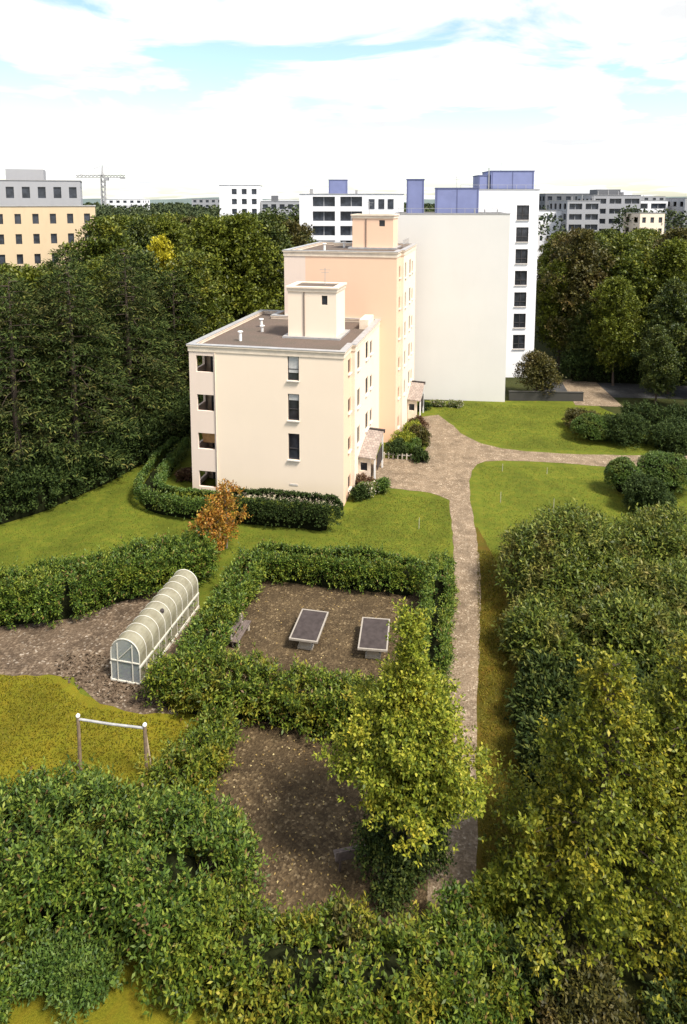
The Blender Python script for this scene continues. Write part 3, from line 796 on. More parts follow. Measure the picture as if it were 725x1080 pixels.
def tower_block(label, ox, oy, W_, D, H_, storeys, notch, wallm, sidem, bm_, sill0, st_h, front_win=True, group=None, step_w=2.9, loggia=True):
    root = thing('apartment_block', label, 'building', (ox, oy, 0), -A, group)
    top = H_; inn = {'f': (0, 1), 'r': (-1, 0), 'l': (1, 0), 'b': (0, -1)}
    lw = 2.25                                        # loggia bay width
    zl = [sill0 + i * st_h for i in range(storeys)]
    # front: loggia bay a little proud in another colour, then the big gable wall
    log_holes = [(0.62, lw - 0.12, z - 0.05, z + 1.34) for z in zl] if loggia else []
    MB().wall((0, 0), (lw, 0), 0, top, log_holes, (0, 1), 0.2).build('loggia_wall', M['pinkish'], root)
    zw = [z + 0.95 for z in zl[1:]] if front_win else []
    fw = [(8.5 - lw, 9.45 - lw, z - 2.2 + 1.55, z + 1.55) for z in zw] if front_win else []
    fw = [(a, b, c - 0.62, d - 0.62) for a, b, c, d in fw]
    m = MB(); m.wall((lw, 0), (W_, 0), 0, top, fw, (0, 1), 0.2)
    m.build('wall', M[wallm], root)
    m = MB(); m.wall((W_, D), (notch[0], D), 0, top); m.wall((notch[0], D), (notch[0], notch[1]), 0, top); m.wall((notch[0], notch[1]), (0, notch[1]), 0, top)
    m.build('rear_wall', M[wallm], root)
    lh = [(notch[1] - 2.6, notch[1] - 0.5, z - 0.05, z + 1.34) for z in zl] if loggia else []
    MB().wall((0, notch[1]), (0, 0), 0, top, lh, (1, 0), 0.2).build('loggia_wall', M['pinkish'], root)
    # loggia rooms open to front and left
    for i, z in enumerate(zl if loggia else []):
        q = MB(); f0, c0 = z - 1.05, z + 1.55; u1, v1 = lw - 0.02, 3.0
        q.quad((0.2, v1, f0), (u1, v1, f0), (u1, v1, c0), (0.2, v1, c0)); q.quad((u1, 0.2, f0), (u1, 0.2, c0), (u1, v1, c0), (u1, v1, f0))
        q.quad((0.2, 0.2, f0), (u1, 0.2, f0), (u1, v1, f0), (0.2, v1, f0)); q.quad((0.2, 0.2, c0), (0.2, v1, c0), (u1, v1, c0), (u1, 0.2, c0))
        lo = q.build('loggia', M['interior'], root)
        MB().box(0.6, v1 - 0.06, f0 + 0.02, 1.5, v1 - 0.02, f0 + 2.1).build('balcony_door', M['glass'], lo)
        if i == 1 and storeys == 4:
            MB().quad((0.7, 0.5, z + 1.3), (2.1, 0.5, z + 1.3), (2.1, 0.9, z + 0.2), (0.7, 0.9, z + 0.2)).build('awning', M['ochre_cloth'], lo)
    # right side: plain step with its shade painted in as a deeper colour, then the proud bay with windows
    sl = [(1.75, 2.75, z - 0.05, z + 1.15) for z in zl]
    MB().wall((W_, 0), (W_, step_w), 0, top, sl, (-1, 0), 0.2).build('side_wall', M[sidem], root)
    pr_ = 0.32
    cols = [(4.0, 5.1), (7.75, 9.1), (10.0, 11.1)]
    sh = []
    for ci, (a, b) in enumerate(cols):
        if b < D - 0.4:
            for z in zl[(1 if ci < 2 else 1):]: sh.append((a - step_w, b - step_w, z - 0.25, z + (1.35 if ci < 2 else 1.0)))
    m = MB(); m.wall((W_, step_w), (W_ + pr_, step_w), 0, top); m.wall((W_ + pr_, step_w), (W_ + pr_, D), 0, top, sh, (-1, 0), 0.2)
    m.wall((W_ + pr_, D), (W_, D), 0, top); m.build('side_bay', M[wallm], root)
    # windows
    for i, (a, b, c, d) in enumerate(fw):
        window(root, (a + lw, 0), (b + lw, 0), c, d, (0, 1), rails=(0.42,), blind=(0, 0.25, 0.72)[i % 3])
    for a, b, c, d in sl: window(root, (W_, a), (W_, b), c, d, (-1, 0), bars=(0.5,))
    for a, b, c, d in sh: window(root, (W_ + pr_, a + step_w), (W_ + pr_, b + step_w), c, d, (-1, 0), bars=(0.5,))
    # roof, parapet, cornice
    pl = [(0, 0), (W_, 0), (W_, step_w), (W_ + pr_, step_w), (W_ + pr_, D), (notch[0], D), (notch[0], notch[1]), (0, notch[1])]
    MB().prism(outset(pl, -0.3), top - 0.6, top - 0.32).build('roof', M['roof'], root)
    c = MB().ring(outset(pl, 0.06), outset(pl, -0.32), top - 0.55, top - 0.12).ring(outset(pl, 0.15), outset(pl, -0.36), top - 0.12, top + 0.0)
    c.build('cornice', M['cornice'], root)
    MB().ring(outset(pl, 0.17), outset(pl, -0.38), top, top + 0.04).build('parapet_cap', M['zinc'], root)
    return root, zl

L1 = (-12.79, 54.735)
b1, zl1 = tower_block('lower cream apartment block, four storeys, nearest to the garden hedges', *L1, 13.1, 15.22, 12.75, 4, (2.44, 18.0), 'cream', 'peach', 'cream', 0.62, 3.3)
rooftop(b1, 6.7, 6.1, 11.1, 9.6, 12.43, 17.0, 'cream', (0.70, 0.82))
for u, v, h in ((3.1, 3.7, 0.8), (2.7, 10.3, 0.75), (3.6, 8.0, 0.55)):
    MB().tube([(u, v, 12.4), (u, v, 12.43 + h)], 0.13, 10).tube([(u, v, 12.43 + h), (u, v, 12.5 + h)], [0.24, 0.2], 10).build('vent_pipe', M['white_paint'], b1)
MB().box(12.15, 11.2, 12.43, 13.0, 14.2, 13.35).build('roof_hatch', M['cornice'], b1)
MB().box(8.6, 0.0 - 0.03, 1.42, 9.3, 0.02, 1.56).build('vent_grille', M['sill'], b1)
porch(b1, 13.42, 4.34, 9.0, 2.5, 3.35, 1.5)
MB().tube([(2.31, -0.06, 0.1), (2.31, -0.06, 12.1)], 0.045, 8).build('downpipe', M['cornice'], b1)

R2 = (5.25, 66.3); W2 = 11.6
L2 = (R2[0] - W2 * CA, R2[1] + W2 * SA)
b2, zl2 = tower_block('taller peach apartment block, seven storeys, standing behind the lower cream block', *L2, W2, 13.6, 19.5, 6, (2.4, 15.0), 'peach', 'peach', 'peach', 1.0, 3.15, front_win=False, loggia=False)
for c in kids(b2):
    if c.name.startswith('side_bay'): c.data.materials[0] = M['cream']
rooftop(b2, 5.4, 8.3, 10.0, 12.0, 19.2, 23.0, 'peach', (0.66, 0.80))
porch(b2, W2 + 0.34, 7.0, 11.0, 2.5, 3.4, 1.5)
for u, v, h in ((3.0, 5.0, 0.7), (4.2, 9.5, 0.6)):
    MB().tube([(u, v, 19.2), (u, v, 19.2 + h)], 0.13, 10).tube([(u, v, 19.2 + h), (u, v, 19.28 + h)], [0.24, 0.2], 10).build('vent_pipe', M['white_paint'], b2)
rl = MB()
for k in range(6): rl.bar((W2 - 0.5, 8.6 + k * 0.9, 19.2), (W2 - 0.5, 8.6 + k * 0.9, 20.2), 0.05)
for z in (19.75, 20.2): rl.bar((W2 - 0.5, 8.6, z), (W2 - 0.5, 13.1, z), 0.05)
rl.build('roof_railing', M['steel'], b2)

# white slab block behind
B3 = R(6.5)
b3 = thing('apartment_block', 'broad white apartment block with a blank windowless end wall and lilac roof boxes', 'building', (6.2, 82.1, 0), -B3)
W3 = 13.68
pl = [(0, 0), (W3, 0), (W3, 9.0), (0, 9.0)]
m = MB()
for i in range(4): m.wall(pl[i], pl[(i + 1) % 4], 0, 22.95)
m.build('wall', M['white_wall'], b3)
MB().prism(outset(pl, -0.3), 22.5, 22.65).build('roof', M['roof'], b3)
MB().ring(outset(pl, 0.05), outset(pl, -0.32), 22.95, 23.05).build('parapet_cap', M['zinc'], b3)
def lilac_box(root, u0, v0, u1, v1, z0, z1, name='roof_box'):
    q = MB().box(u0, v0, z0, u1, v1, z1).build(name, M['lilac'], root)
    p_ = [(u0, v0), (u1, v0), (u1, v1), (u0, v1)]
    MB().ring(outset(p_, 0.06), outset(p_, -0.2), z1, z1 + 0.12).build('cap', M['lilac_dark'], q)
    for f in ((0.03, 0.5, 0.97) if u1 - u0 > 4 else (0.06, 0.94)):
        MB().box(u0 + (u1 - u0) * f - 0.05, v0 - 0.03, z0, u0 + (u1 - u0) * f + 0.05, v0 - 0.003, z1).build('seam', M['lilac_dark'], q)
    return q
lilac_box(b3, 4.9, 1.4, 10.1, 5.5, 22.6, 26.0)
lilac_box(b3, 1.35, 2.2, 3.5, 4.6, 22.6, 27.1, 'chimney_tower')
for u in (9.6, 10.8, 12.3): MB().tube([(u, 1.0, 22.6), (u, 1.0, 23.5)], 0.09, 8).build('vent_pipe', M['zinc'], b3)

# bright white block with window column behind it
b4 = thing('apartment_block', 'bright white tall block with one column of dark windows, right of the blank white wall', 'building', (15.5, 92.0, 0), R(1.5))
W4 = 11.05; H4_ = 26.0
zs = [4.05 + i * 2.98 for i in range(7)]
holes = [(8.05, 9.75, z, z + 2.0) for z in zs]
pl = [(0, 0), (W4, 0), (W4, 12), (0, 12)]
m = MB().wall(pl[0], pl[1], 0, H4_, holes, (0, 1), 0.22)
rs = [(1.2 + j * 3.4, 2.6 + j * 3.4, z, z + 1.9) for z in zs for j in range(3)]
m.wall(pl[1], pl[2], 0, H4_, rs, (-1, 0), 0.22); m.wall(pl[2], pl[3], 0, H4_); m.wall(pl[3], pl[0], 0, H4_)
m.build('wall', M['bright_wall'], b4)
for a, b, c, d in holes: window(b4, (a, 0), (b, 0), c, d, (0, 1), bars=(0.5,), rails=(0.35,), frame=0.09)
for a, b, c, d in rs: window(b4, (W4, a), (W4, b), c, d, (-1, 0), bars=(0.5,), frame=0.09, sill=False)
MB().prism(outset(pl, -0.3), 25.6, 25.75).build('roof', M['roof'], b4)
MB().ring(outset(pl, 0.06), outset(pl, -0.32), H4_, H4_ + 0.1).build('parapet_cap', M['zinc'], b4)
lilac_box(b4, 4.6, 0.7, 10.5, 6, 25.7, 28.5)
lilac_box(b4, 2.95, 0.9, 4.55, 4.5, 25.7, 27.9)
MB().tube([(4.3, 0.8, 25.7), (4.3, 0.8, 29.0)], 0.08, 8).build('vent_pipe', M['zinc'], b4)

for root, x0, x1, y, z in ((b4, 0.4, 10.6, 0.45, 26.1), (b3, 0.4, 13.2, 0.4, 23.05)):
    q = MB()
    for k in range(9): q.bar((x0 + (x1 - x0) * k / 8, y, z - 0.05), (x0 + (x1 - x0) * k / 8, y, z + 0.55), 0.035)
    q.bar((x0 - 0.02, y, z + 0.57), (x1 + 0.02, y, z + 0.57), 0.04)
    q.build('roof_railing', M['zinc'], root)
for root, x, y, z in ((b4, 6.5, 3, 28.5), (b3, 7.5, 3, 26.0), (b1, 9.5, 8.5, 16.9), (b2, 7.0, 10, 22.9)):
    MB().tube([(x, y, z), (x, y, z + 1.6)], 0.03, 6).bar((x - 0.5, y, z + 1.4), (x + 0.5, y, z + 1.4), 0.03).bar((x - 0.35, y, z + 1.15), (x + 0.35, y, z + 1.15), 0.03).build('antenna', M['zinc'], root)
# ---- far buildings
def far_block(name, label, x, y, w_, d_, h, rz, rows, cols, wallm, ww=0.55, wh=0.5, z_first=2.0, st=3.0, band=False, skip=(), group=None):
    root = thing(name, label, 'building', (x, y, 0), rz, group)
    m = MB(); holes = []
    zs_ = [h - z_first - i * st for i in range(rows)]
    if band:
        holes = [(0.6 + w_ * a0, w_ * a1 - 0.4, z, z + st * wh) for z in zs_ for a0, a1 in band]
    else:
        cw = w_ / cols
        holes = [(cw * (j + 0.5 - ww / 2), cw * (j + 0.5 + ww / 2), z, z + st * wh) for z in zs_ for j in range(cols) if j not in skip]
    q = [(0, 0), (w_, 0), (w_, d_), (0, d_)]
    m.wall(q[0], q[1], 0, h, holes, (0, 1), 0.6 if band else 0.25)
    cs = max(2, int(d_ / 4)); cw2 = d_ / cs
    sh_ = [(cw2 * (j + 0.25), cw2 * (j + 0.75), z, z + st * wh) for z in zs_ for j in range(cs)]
    m.wall(q[1], q[2], 0, h, sh_, (-1, 0), 0.25); m.wall(q[2], q[3], 0, h); m.wall(q[3], q[0], 0, h, sh_, (1, 0), 0.25)
    m.build('wall', M[wallm], root)
    for a, b, c, d in holes:
        g = MB(); dd = 0.55 if band else 0.22
        g.quad((a, dd, c), (b, dd, c), (b, dd, d), (a, dd, d))
        wn = g.build('window', M['far_glass'], root)
        if band:
            nb = max(2, int((b - a) / 2.2))
            for k in range(1, nb): MB().box(a + (b - a) * k / nb - 0.07, dd - 0.1, c, a + (b - a) * k / nb + 0.07, dd - 0.01, d).build('mullion', M['grey_wall'], wn)
    for a, b, c, d in sh_:
        MB().quad((w_ - 0.22, a, c), (w_ - 0.22, b, c), (w_ - 0.22, b, d), (w_ - 0.22, a, d)).build('window', M['far_glass'], root)
    MB().prism(outset(q, -0.2), h - 0.5, h - 0.35).build('roof', M['roof'], root)
    MB().ring(outset(q, 0.1), outset(q, -0.25), h, h + 0.12).build('parapet_cap', M['zinc'], root)
    return root

f1 = far_block('apartment_block', 'white block with dark balcony bands and a lilac roof box, behind the peach block', -9.1, 140, 21.5, 14, 25.9, R(-1), 7, 6, 'bright_wall', wh=0.66, z_first=2.5, band=((0.10, 0.36), (0.365, 0.62)))
for j, a in enumerate((14.3, 16.3, 18.2)):
    for z in (22.9, 19.9, 16.9): MB().box(a, -0.06, z, a + 1.2, -0.02, z + 2.0).build('window', M['far_glass'], f1)
lilac_box(f1, 6.0, 1.0, 9.9, 5, 25.4, 28.8)
MB().box(2.0, 2, 25.4, 2.7, 3, 27.0).build('chimney', M['zinc'], f1)
MB().box(11.5, 2, 25.4, 12.0, 3, 26.8).build('chimney', M['zinc'], f1)
f2 = far_block('apartment_block', 'white high block with small dark square windows above the left wood', -37.6, 206, 12.0, 12, 29.2, R(2), 6, 4, 'bright_wall', ww=0.5, wh=0.55, z_first=2.7, st=3.0, skip=(0,))
MB().box(1, 1, 28.8, 11.2, 6, 30.0).build('roof_box', M['bright_wall'], f2)
f3 = far_block('apartment_block', 'ochre yellow block at the left edge, above the dark conifers', -58.6, 97, 21.7, 10, 23.7, R(20), 6, 9, 'yellow_wall', ww=0.36, wh=0.5, z_first=2.6, st=3.0)
f4 = far_block('apartment_block', 'grey tower rising behind the ochre yellow block', -60.5, 115, 15.0, 9, 28.0, R(19), 4, 6, 'grey_wall', ww=0.5, wh=0.6, z_first=3.0, st=3.2)
MB().box(3, 2, 27.5, 9, 7, 30).build('roof_box', M['grey_wall'], f4)
f5 = far_block('apartment_block', 'low white block above the right hand trees', 57.5, 200, 8.0, 10, 21.6, R(3), 4, 4, 'bright_wall', ww=0.4, z_first=2.8)
f6 = far_block('terraced_block', 'dark grey stepped block with long balconies, above the right hand trees', 64.6, 196, 9.5, 16, 24.6, R(2), 5, 3, 'grey_wall', wh=0.55, z_first=2.5, band=((0.0, 0.5), (0.5, 1.0)))
f7 = far_block('terraced_block', 'wider grey stepped block with balcony rows at the right edge of the skyline', 75.0, 204, 14, 16, 26.2, R(-2), 5, 3, 'grey_wall', wh=0.5, z_first=2.5, band=((0.0, 0.3), (0.3, 0.62), (0.62, 1.0)))
MB().box(2, 3, 25.4, 9, 10, 28.0).build('roof_box', M['dark_wall'], f7)
MB().box(10, 3, 25.4, 12.5, 10, 27.2).build('roof_box', M['bright_wall'], f7)
f9 = far_block('terraced_block', 'pale stepped block with dark balcony slots, right of the wider grey one', 89.6, 212, 12, 14, 24.6, R(4), 5, 3, 'bright_wall', wh=0.55, z_first=2.5, band=((0.0, 0.5), (0.5, 1.0)))
f10 = far_block('apartment_block', 'dark grey block peeping over the stepped blocks at the right', 70.0, 236, 16, 12, 27.0, R(0), 3, 5, 'dark_wall', ww=0.5, z_first=2.4)
f11 = far_block('apartment_block', 'pale grey block farther right on the skyline', 102.5, 204, 16, 14, 25.4, R(-3), 5, 5, 'grey_wall', ww=0.5, z_first=2.6)
f12 = far_block('apartment_block', 'small cream block low among the trees at the right', 80.5, 184, 7, 9, 21.2, R(5), 4, 3, 'cream', ww=0.45, z_first=2.6)
for fb, hh_ in ((f6, 24.6), (f7, 26.2), (f9, 24.6)):
    for k in range(3): MB().tube([(2 + 3 * k, 2, hh_ - 0.4), (2 + 3 * k, 2, hh_ + 1.2 + 0.5 * (k % 2))], 0.12, 6).build('chimney', M['zinc'], fb)
f8 = far_block('office_block', 'grey roofed low block between the two white high blocks', -25.5, 210, 13.0, 12, 24.4, R(1), 3, 5, 'grey_wall', ww=0.6, z_first=2.4)
MB().box(3, 2, 24, 5, 5, 26.2).build('roof_box', M['dark_wall'], f8)
far_specs = [(-150, 420, 26, 25.5, 'bright_wall', 'far white slab beneath the crane'), (-96, 430, 20, 25.8, 'grey_wall', 'far grey slab right of the crane mast'),
             (-66, 460, 34, 25.2, 'bright_wall', 'long low white slab on the skyline left of the white high block'), (118, 460, 24, 24.5, 'bright_wall', 'far white slab on the skyline by the dark hill'),
             (150, 380, 30, 27.0, 'grey_wall', 'far grey slab on the skyline behind the stepped blocks'), (-260, 420, 40, 27.5, 'grey_wall', 'far grey slab on the skyline at the left margin')]
for x, y, ww_, h, mt, lb in far_specs:
    far_block('apartment_block', lb, x, y, ww_, 14, h, R(random.uniform(-8, 8)), 4, max(4, int(ww_ / 4)), mt, ww=0.5, wh=0.5, z_first=2.2)

# tower crane on the skyline
cr = thing('tower_crane', 'pale tower crane on the skyline above the left wood', 'crane', (-105.8, 300, 0), R(4))
def lattice(p0, p1, wd, n, th):
    mb = MB(); p0, p1 = Vector(p0), Vector(p1); d = (p1 - p0)
    up = Vector((0, 1, 0)); a = d.normalized().cross(up).normalized() * wd / 2; b = up * wd / 2
    c4 = [a + b, a - b, -a - b, -a + b]
    for c in c4: mb.bar(p0 + c, p1 + c, th)
    for i in range(n):
        for k in range(4):
            mb.bar(p0 + d * (i / n) + c4[k], p0 + d * ((i + 1) / n) + c4[(k + 1) % 4], th * 0.7)
    return mb
lattice((0, 0, 0), (0, 0, 36), 1.5, 16, 0.36).build('mast', M['zinc'], cr)
lattice((0, 0, 35.3), (9.6, 0, 35.3), 1.0, 7, 0.3).build('jib', M['zinc'], cr)
lattice((-11.5, 0, 35.3), (0, 0, 35.3), 1.0, 7, 0.3).build('counter_jib', M['zinc'], cr)
MB().tube([(0, 0, 36), (0, 0, 40.2)], [0.6, 0.15], 6).build('tower_head', M['zinc'], cr)
MB().bar((0, 0, 40), (8.5, 0, 35.8), 0.12).bar((0, 0, 40), (-10, 0, 35.8), 0.12).build('tie_rod', M['zinc'], cr)
MB().box(7.6, -0.6, 34.2, 9.6, 0.6, 34.8).build('counterweight', M['zinc'], cr)
MB().box(0.8, -0.9, 33.4, 2.4, 0.9, 34.7).build('cab', M['grey_wall'], cr)

# ------------------------------------------------------------------ polytunnel
M['rib_paint'] = plain('tunnel_rib', (0.55, 0.52, 0.44), 0.5, 0.1)
gt = thing('greenhouse', 'arched polytunnel greenhouse with ribbed pale film, standing on the gravel', 'greenhouse', (-11.15, 31.95, 0), -R(13.5))
GW, GH, GL, spring = 0.80, 2.35, 6.7, 1.55
arch = [(-GW, 0.0), (-GW, 0.8)] + [(-GW * math.cos(t), spring + (GH - spring) * math.sin(t)) for t in np.linspace(0, math.pi, 13)] + [(GW, 0.8), (GW, 0.0)]
mb = MB()
for i in range(1, len(arch) - 2):
    (x0, z0), (x1, z1) = arch[i], arch[i + 1]
    mb.quad((x0, 0.02, z0), (x1, 0.02, z1), (x1, GL - 0.02, z1), (x0, GL - 0.02, z0))
mb.build('film', M['film'], gt, True)
mb = MB()
for i in (0, len(arch) - 2):
    (x0, z0), (x1, z1) = arch[i], arch[i + 1]
    mb.quad((x0, 0.02, z0), (x1, 0.02, z1), (x1, GL - 0.02, z1), (x0, GL - 0.02, z0))
mb.build('side_panel', M['film'], gt)
for k in range(11):
    y = GL * k / 10
    MB().tube([(x * 1.015, y, z * 1.008) for x, z in arch], 0.020 if k not in (0, 10) else 0.030, 6).build('rib', M['rib_paint'], gt)
for x in (-GW - 0.03, GW + 0.03):
    MB().bar((x, -0.05, 0.95), (x, GL + 0.05, 0.95), 0.06, 0.10).build('side_rail', M['rib_paint'], gt)
    MB().bar((x, -0.05, 0.08), (x, GL + 0.05, 0.08), 0.06, 0.16).build('base_rail', M['rib_paint'], gt)
for yy in (0.0, GL):
    e = MB(); n0 = len(e.v); e.v += [(x * 0.98, yy, z * 0.99) for x, z in arch]; e.f.append(tuple(range(n0, n0 + len(arch))))
    ep = e.build('end_panel', M['end_glass'], gt)
    b_ = MB(); s_ = -0.03 if yy == 0 else 0.03
    b_.bar((-GW, yy + s_, 1.15), (GW, yy + s_, 1.15), 0.05).bar((-0.42, yy + s_, 0), (-0.42, yy + s_, 2.1), 0.04).bar((0.42, yy + s_, 0), (0.42, yy + s_, 2.1), 0.04)
    b_.bar((-0.42, yy + s_, 1.2), (0.42, yy + s_, 2.05), 0.035).bar((-GW, yy + s_, 0.04), (GW, yy + s_, 0.04), 0.08)
    b_.build('door_frame', M['rib_paint'], ep)
MB().tube([(0.5, 2.9, 2.12), (0.56, 2.9, 2.24)], [0.14, 0.10], 10).build('vent', M['porch_dark'], gt)
# plants growing inside the tunnel
rI = np.random.default_rng(5)
for sx, lb in ((-0.45, 'row of green plants along the left inside the polytunnel'), (0.45, 'row of green plants along the right inside the polytunnel')):
    n = 700; c = np.stack([rI.normal(sx, 0.14, n), rI.uniform(0.3, GL - 0.3, n), rI.uniform(0.1, 0.9, n)], 1)
    o = leaf_obj('plant_row', shoots(c, rdir(n, rI) + np.array([0, 0, 0.6]), 0.25, 5, 0.15, 0.08, rI), M['lf_laurel'])
    o.location = gt.location; o.rotation_euler = gt.rotation_euler
    tag(o, lb, 'plants', 'plant rows in the polytunnel')

# ------------------------------------------------------------------ swing / carpet frame
p0, p1 = Vector((-11.35, 26.45, 0)), Vector((-8.35, 25.95, 0))
sw = thing('clothes_frame', 'weathered metal bar frame with white capped posts on the yellowed grass', 'frame', tuple(p0), math.atan2((p1 - p0).y, (p1 - p0).x))
Ls = (p1 - p0).length; hs = 2.62
for x in (0, Ls):
    q = MB().tube([(x, 0, 0), (x, 0, hs)], 0.075, 10).build('post', M['rust'], sw)
    MB().tube([(x, 0, hs), (x, 0, hs + 0.06), (x, 0, hs + 0.12)], [0.085, 0.09, 0.04], 10).build('cap', M['white_paint'], q)
MB().tube([(-0.25, 0.25, 0), (0, 0.03, hs - 0.25)], 0.045, 8).build('brace', M['pale_wood'], sw)
MB().tube([(Ls + 0.12, 0.3, 0), (Ls, 0.03, hs - 0.25)], 0.045, 8).build('brace', M['pale_wood'], sw)
MB().tube([(0.05, 0, hs - 0.12), (Ls * 0.5, 0, hs - 0.15), (Ls - 0.05, 0, hs - 0.12)], 0.055, 10).build('crossbar', M['steel'], sw)

# ------------------------------------------------------------------ table tennis tables
def pingpong(label, corners):
    """outdoor table: slab top with pale rim, net line, two concrete pedestals"""
    a, b, c, d = [Vector(q) for q in corners]
    ctr = (a + b + c + d) / 4; ax = (((c + d) - (a + b)) / 2).normalized()      # from far end to near end
    rz = math.atan2(-ax.x, ax.y) + math.pi
    t = thing('table_tennis_table', label, 'table', (ctr.x, ctr.y, 0.012), rz, 'table tennis tables in the hedged yard')
    MB().box(-0.72, -1.30, 0.69, 0.72, 1.30, 0.765).build('tabletop', M['table_top'], t)
    r_ = MB()
    r_.box(-0.80, -1.38, 0.675, -0.72, 1.38, 0.775).box(0.72, -1.38, 0.675, 0.80, 1.38, 0.775).box(-0.72, -1.38, 0.675, 0.72, -1.30, 0.775).box(-0.72, 1.30, 0.675, 0.72, 1.38, 0.775)
    r_.build('rim', M['rim'], t)
    for s in (-0.85, 0.85):
        MB().box(-0.42, s - 0.2, 0.0, 0.42, s + 0.2, 0.12).box(-0.32, s - 0.13, 0.12, 0.32, s + 0.13, 0.672).build('pedestal', M['concrete_pale'], t)
    return t
M['table_top'] = plain('slate_table_top', (0.055, 0.044, 0.041), 0.85, 0.25, 3, spec=0.1)
M['rim'] = plain('aluminium_rim', (0.30, 0.265, 0.22), 0.6, 0.12, 4)
pingpong('left of the two grey table tennis tables in the hedged yard, both pale pedestals showing', [(-2.47, 36.8, 0), (-0.86, 36.7, 0), (-1.4, 34.2, 0), (-2.95, 34.3, 0)])
pingpong('right of the two grey table tennis tables, beside the yellow topped young tree', [(1.06, 36.1, 0), (2.66, 35.95, 0), (2.36, 33.4, 0), (0.75, 33.55, 0)])

# ------------------------------------------------------------------ benches
def bench(label, x, y, rz, L=1.7, leg='concrete_pale'):
    t = thing('park_bench', label, 'bench', (x, y, 0.012), rz, 'benches in the hedged yards')
    s = MB()
    for k in range(4): s.box(-L / 2, -0.22 + k * 0.115, 0.43, L / 2, -0.12 + k * 0.115, 0.475)
    s.build('seat', M['wood'], t)
    s = MB()
    for k in range(3): s.box(-L / 2, 0.25 + k * 0.03, 0.55 + k * 0.13, L / 2, 0.285 + k * 0.03, 0.66 + k * 0.13)
    s.build('backrest', M['wood'], t)
    for xx in (-L * 0.38, L * 0.38):
        MB().bar((xx, -0.14, 0), (xx, -0.14, 0.43), 0.08).bar((xx, 0.2, 0), (xx, 0.36, 0.98), 0.07).bar((xx, -0.16, 0.40), (xx, 0.24, 0.40), 0.06).build('leg', M[leg], t)
    return t
bench('weathered dark bench beside the hedge at the left of the table tennis yard', -5.75, 35.4, R(90 - 13), 2.0)
bench('small dark wooden bench in the mulch yard, beside the young tree', 0.3, 22.4, R(192), 1.3, 'wood')

# ------------------------------------------------------------------ garden stakes and little fence
sk = [(442, 558, 0.9, 'pale stake in the left lawn above the yard hedge'), (530, 497, 0.7, 'pale stake in the right lawn just below the branching path'), (528, 530, 0.9, 'pale stake in the right lawn nearest the straight path'),
      (577, 500, 0.6, 'pale stake in the right lawn, farthest from the straight path'), (584, 536, 0.8, 'pale stake in the right lawn behind the big olive bush'), (513, 802, 0.75, 'pale stake in the dry verge beside the lower path')]
for px, py, h, lb in sk:
    g = ground(px, py)
    o = MB().tube([(0, 0, 0), (0.02, 0, h)], [0.028, 0.022], 6).build('garden_stake', M['pale_stake'])
    o.location = g; tag(o, lb, 'stake', 'pale stakes in the lawns')
fa, fb = Vector((3.9, 62.3, 0)), Vector((7.3, 61.6, 0))
fn = thing('bed_fence', 'low white picket fence along the planted bed between the porches', 'fence', tuple(fa), math.atan2((fb - fa).y, (fb - fa).x))
Lf = (fb - fa).length
for k in range(9):
    MB().box(Lf * k / 8 - 0.06, -0.05, 0, Lf * k / 8 + 0.06, 0.05, 0.6).build('picket', M['concrete_pale'], fn)
MB().bar((0, 0.09, 0.4), (Lf, 0.09, 0.4), 0.07, 0.09).build('rail', M['concrete'], fn)
f_ = thing('garden_wall', 'low dark wall at the back edge of the far lawn, under the round tree', 'wall', (20.5, 81.2, 0), R(-3))
MB().box(0, 0, 0, 9.0, 0.3, 1.1).build('wall', M['dark_stone'], f_)
MB().box(-0.05, -0.05, 1.1, 9.05, 0.35, 1.16).build('coping', M['dark_stone'], f_)

# ------------------------------------------------------------------ hedges
yl = 'laurel hedges round the yards'
hedge('hedge', 'big glossy laurel hedge mass filling the lower left of the picture', 'hedge', [(-15.5, 22.4), (-11, 21.2), (-7.6, 20.9), (-5.2, 20.2)], 4.6, 3.1, M['lf_laurel'], yl, 54, 7, (0.19, 0.08), 0.42, 0.55, 0.6, 21, hvar=0.34)
hedge('hedge', 'loose laurel hedge across the bottom of the mulch yard, some leaves yellow', 'hedge', [(-4.4, 18.9), (-1.5, 18.1), (1.4, 17.9), (4.2, 18.0)], 3.2, 2.2, M['lf_laurel_yellow'], yl, 46, 7, (0.2, 0.085), 0.38, 0.5, 0.6, 22, hvar=0.34)
hedge('hedge', 'laurel hedge at the left of the mulch yard, running down from the clothes frame', 'hedge', [(-5.7, 27.6), (-6.3, 25.6), (-7.2, 23.6)], 2.1, 2.1, M['lf_laurel_yellow'], yl, 48, 7, (0.195, 0.08), 0.36, 0.45, 0.6, 23, hvar=0.3)
hedge('hedge', 'wide laurel hedge dividing the table tennis yard from the mulch yard', 'hedge', [(-8.6, 30.8), (-6.0, 30.4), (-3, 29.6), (0.4, 28.9), (2.2, 28.6)], 2.6, 1.95, M['lf_laurel_yellow'], yl, 46, 7, (0.205, 0.085), 0.36, 0.45, 0.55, 24, hvar=0.25)
hedge('hedge', 'laurel hedge running diagonally between the polytunnel and the table tennis yard', 'hedge', [(-7.6, 32.6), (-7.1, 35.2), (-6.5, 38.5), (-5.9, 41.6)], 2.0, 1.8, M['lf_laurel'], yl, 48, 7, (0.2, 0.08), 0.34, 0.34, 0.5, 25)
hedge('hedge', 'trimmed dark green hedge along the far side of the table tennis yard', 'hedge', [(-5.2, 41.9), (0, 40.9), (4.4, 40.0)], 2.1, 2.1, M['lf_laurel'], yl, 60, 6, (0.17, 0.075), 0.26, 0.16, 0.42, 26)
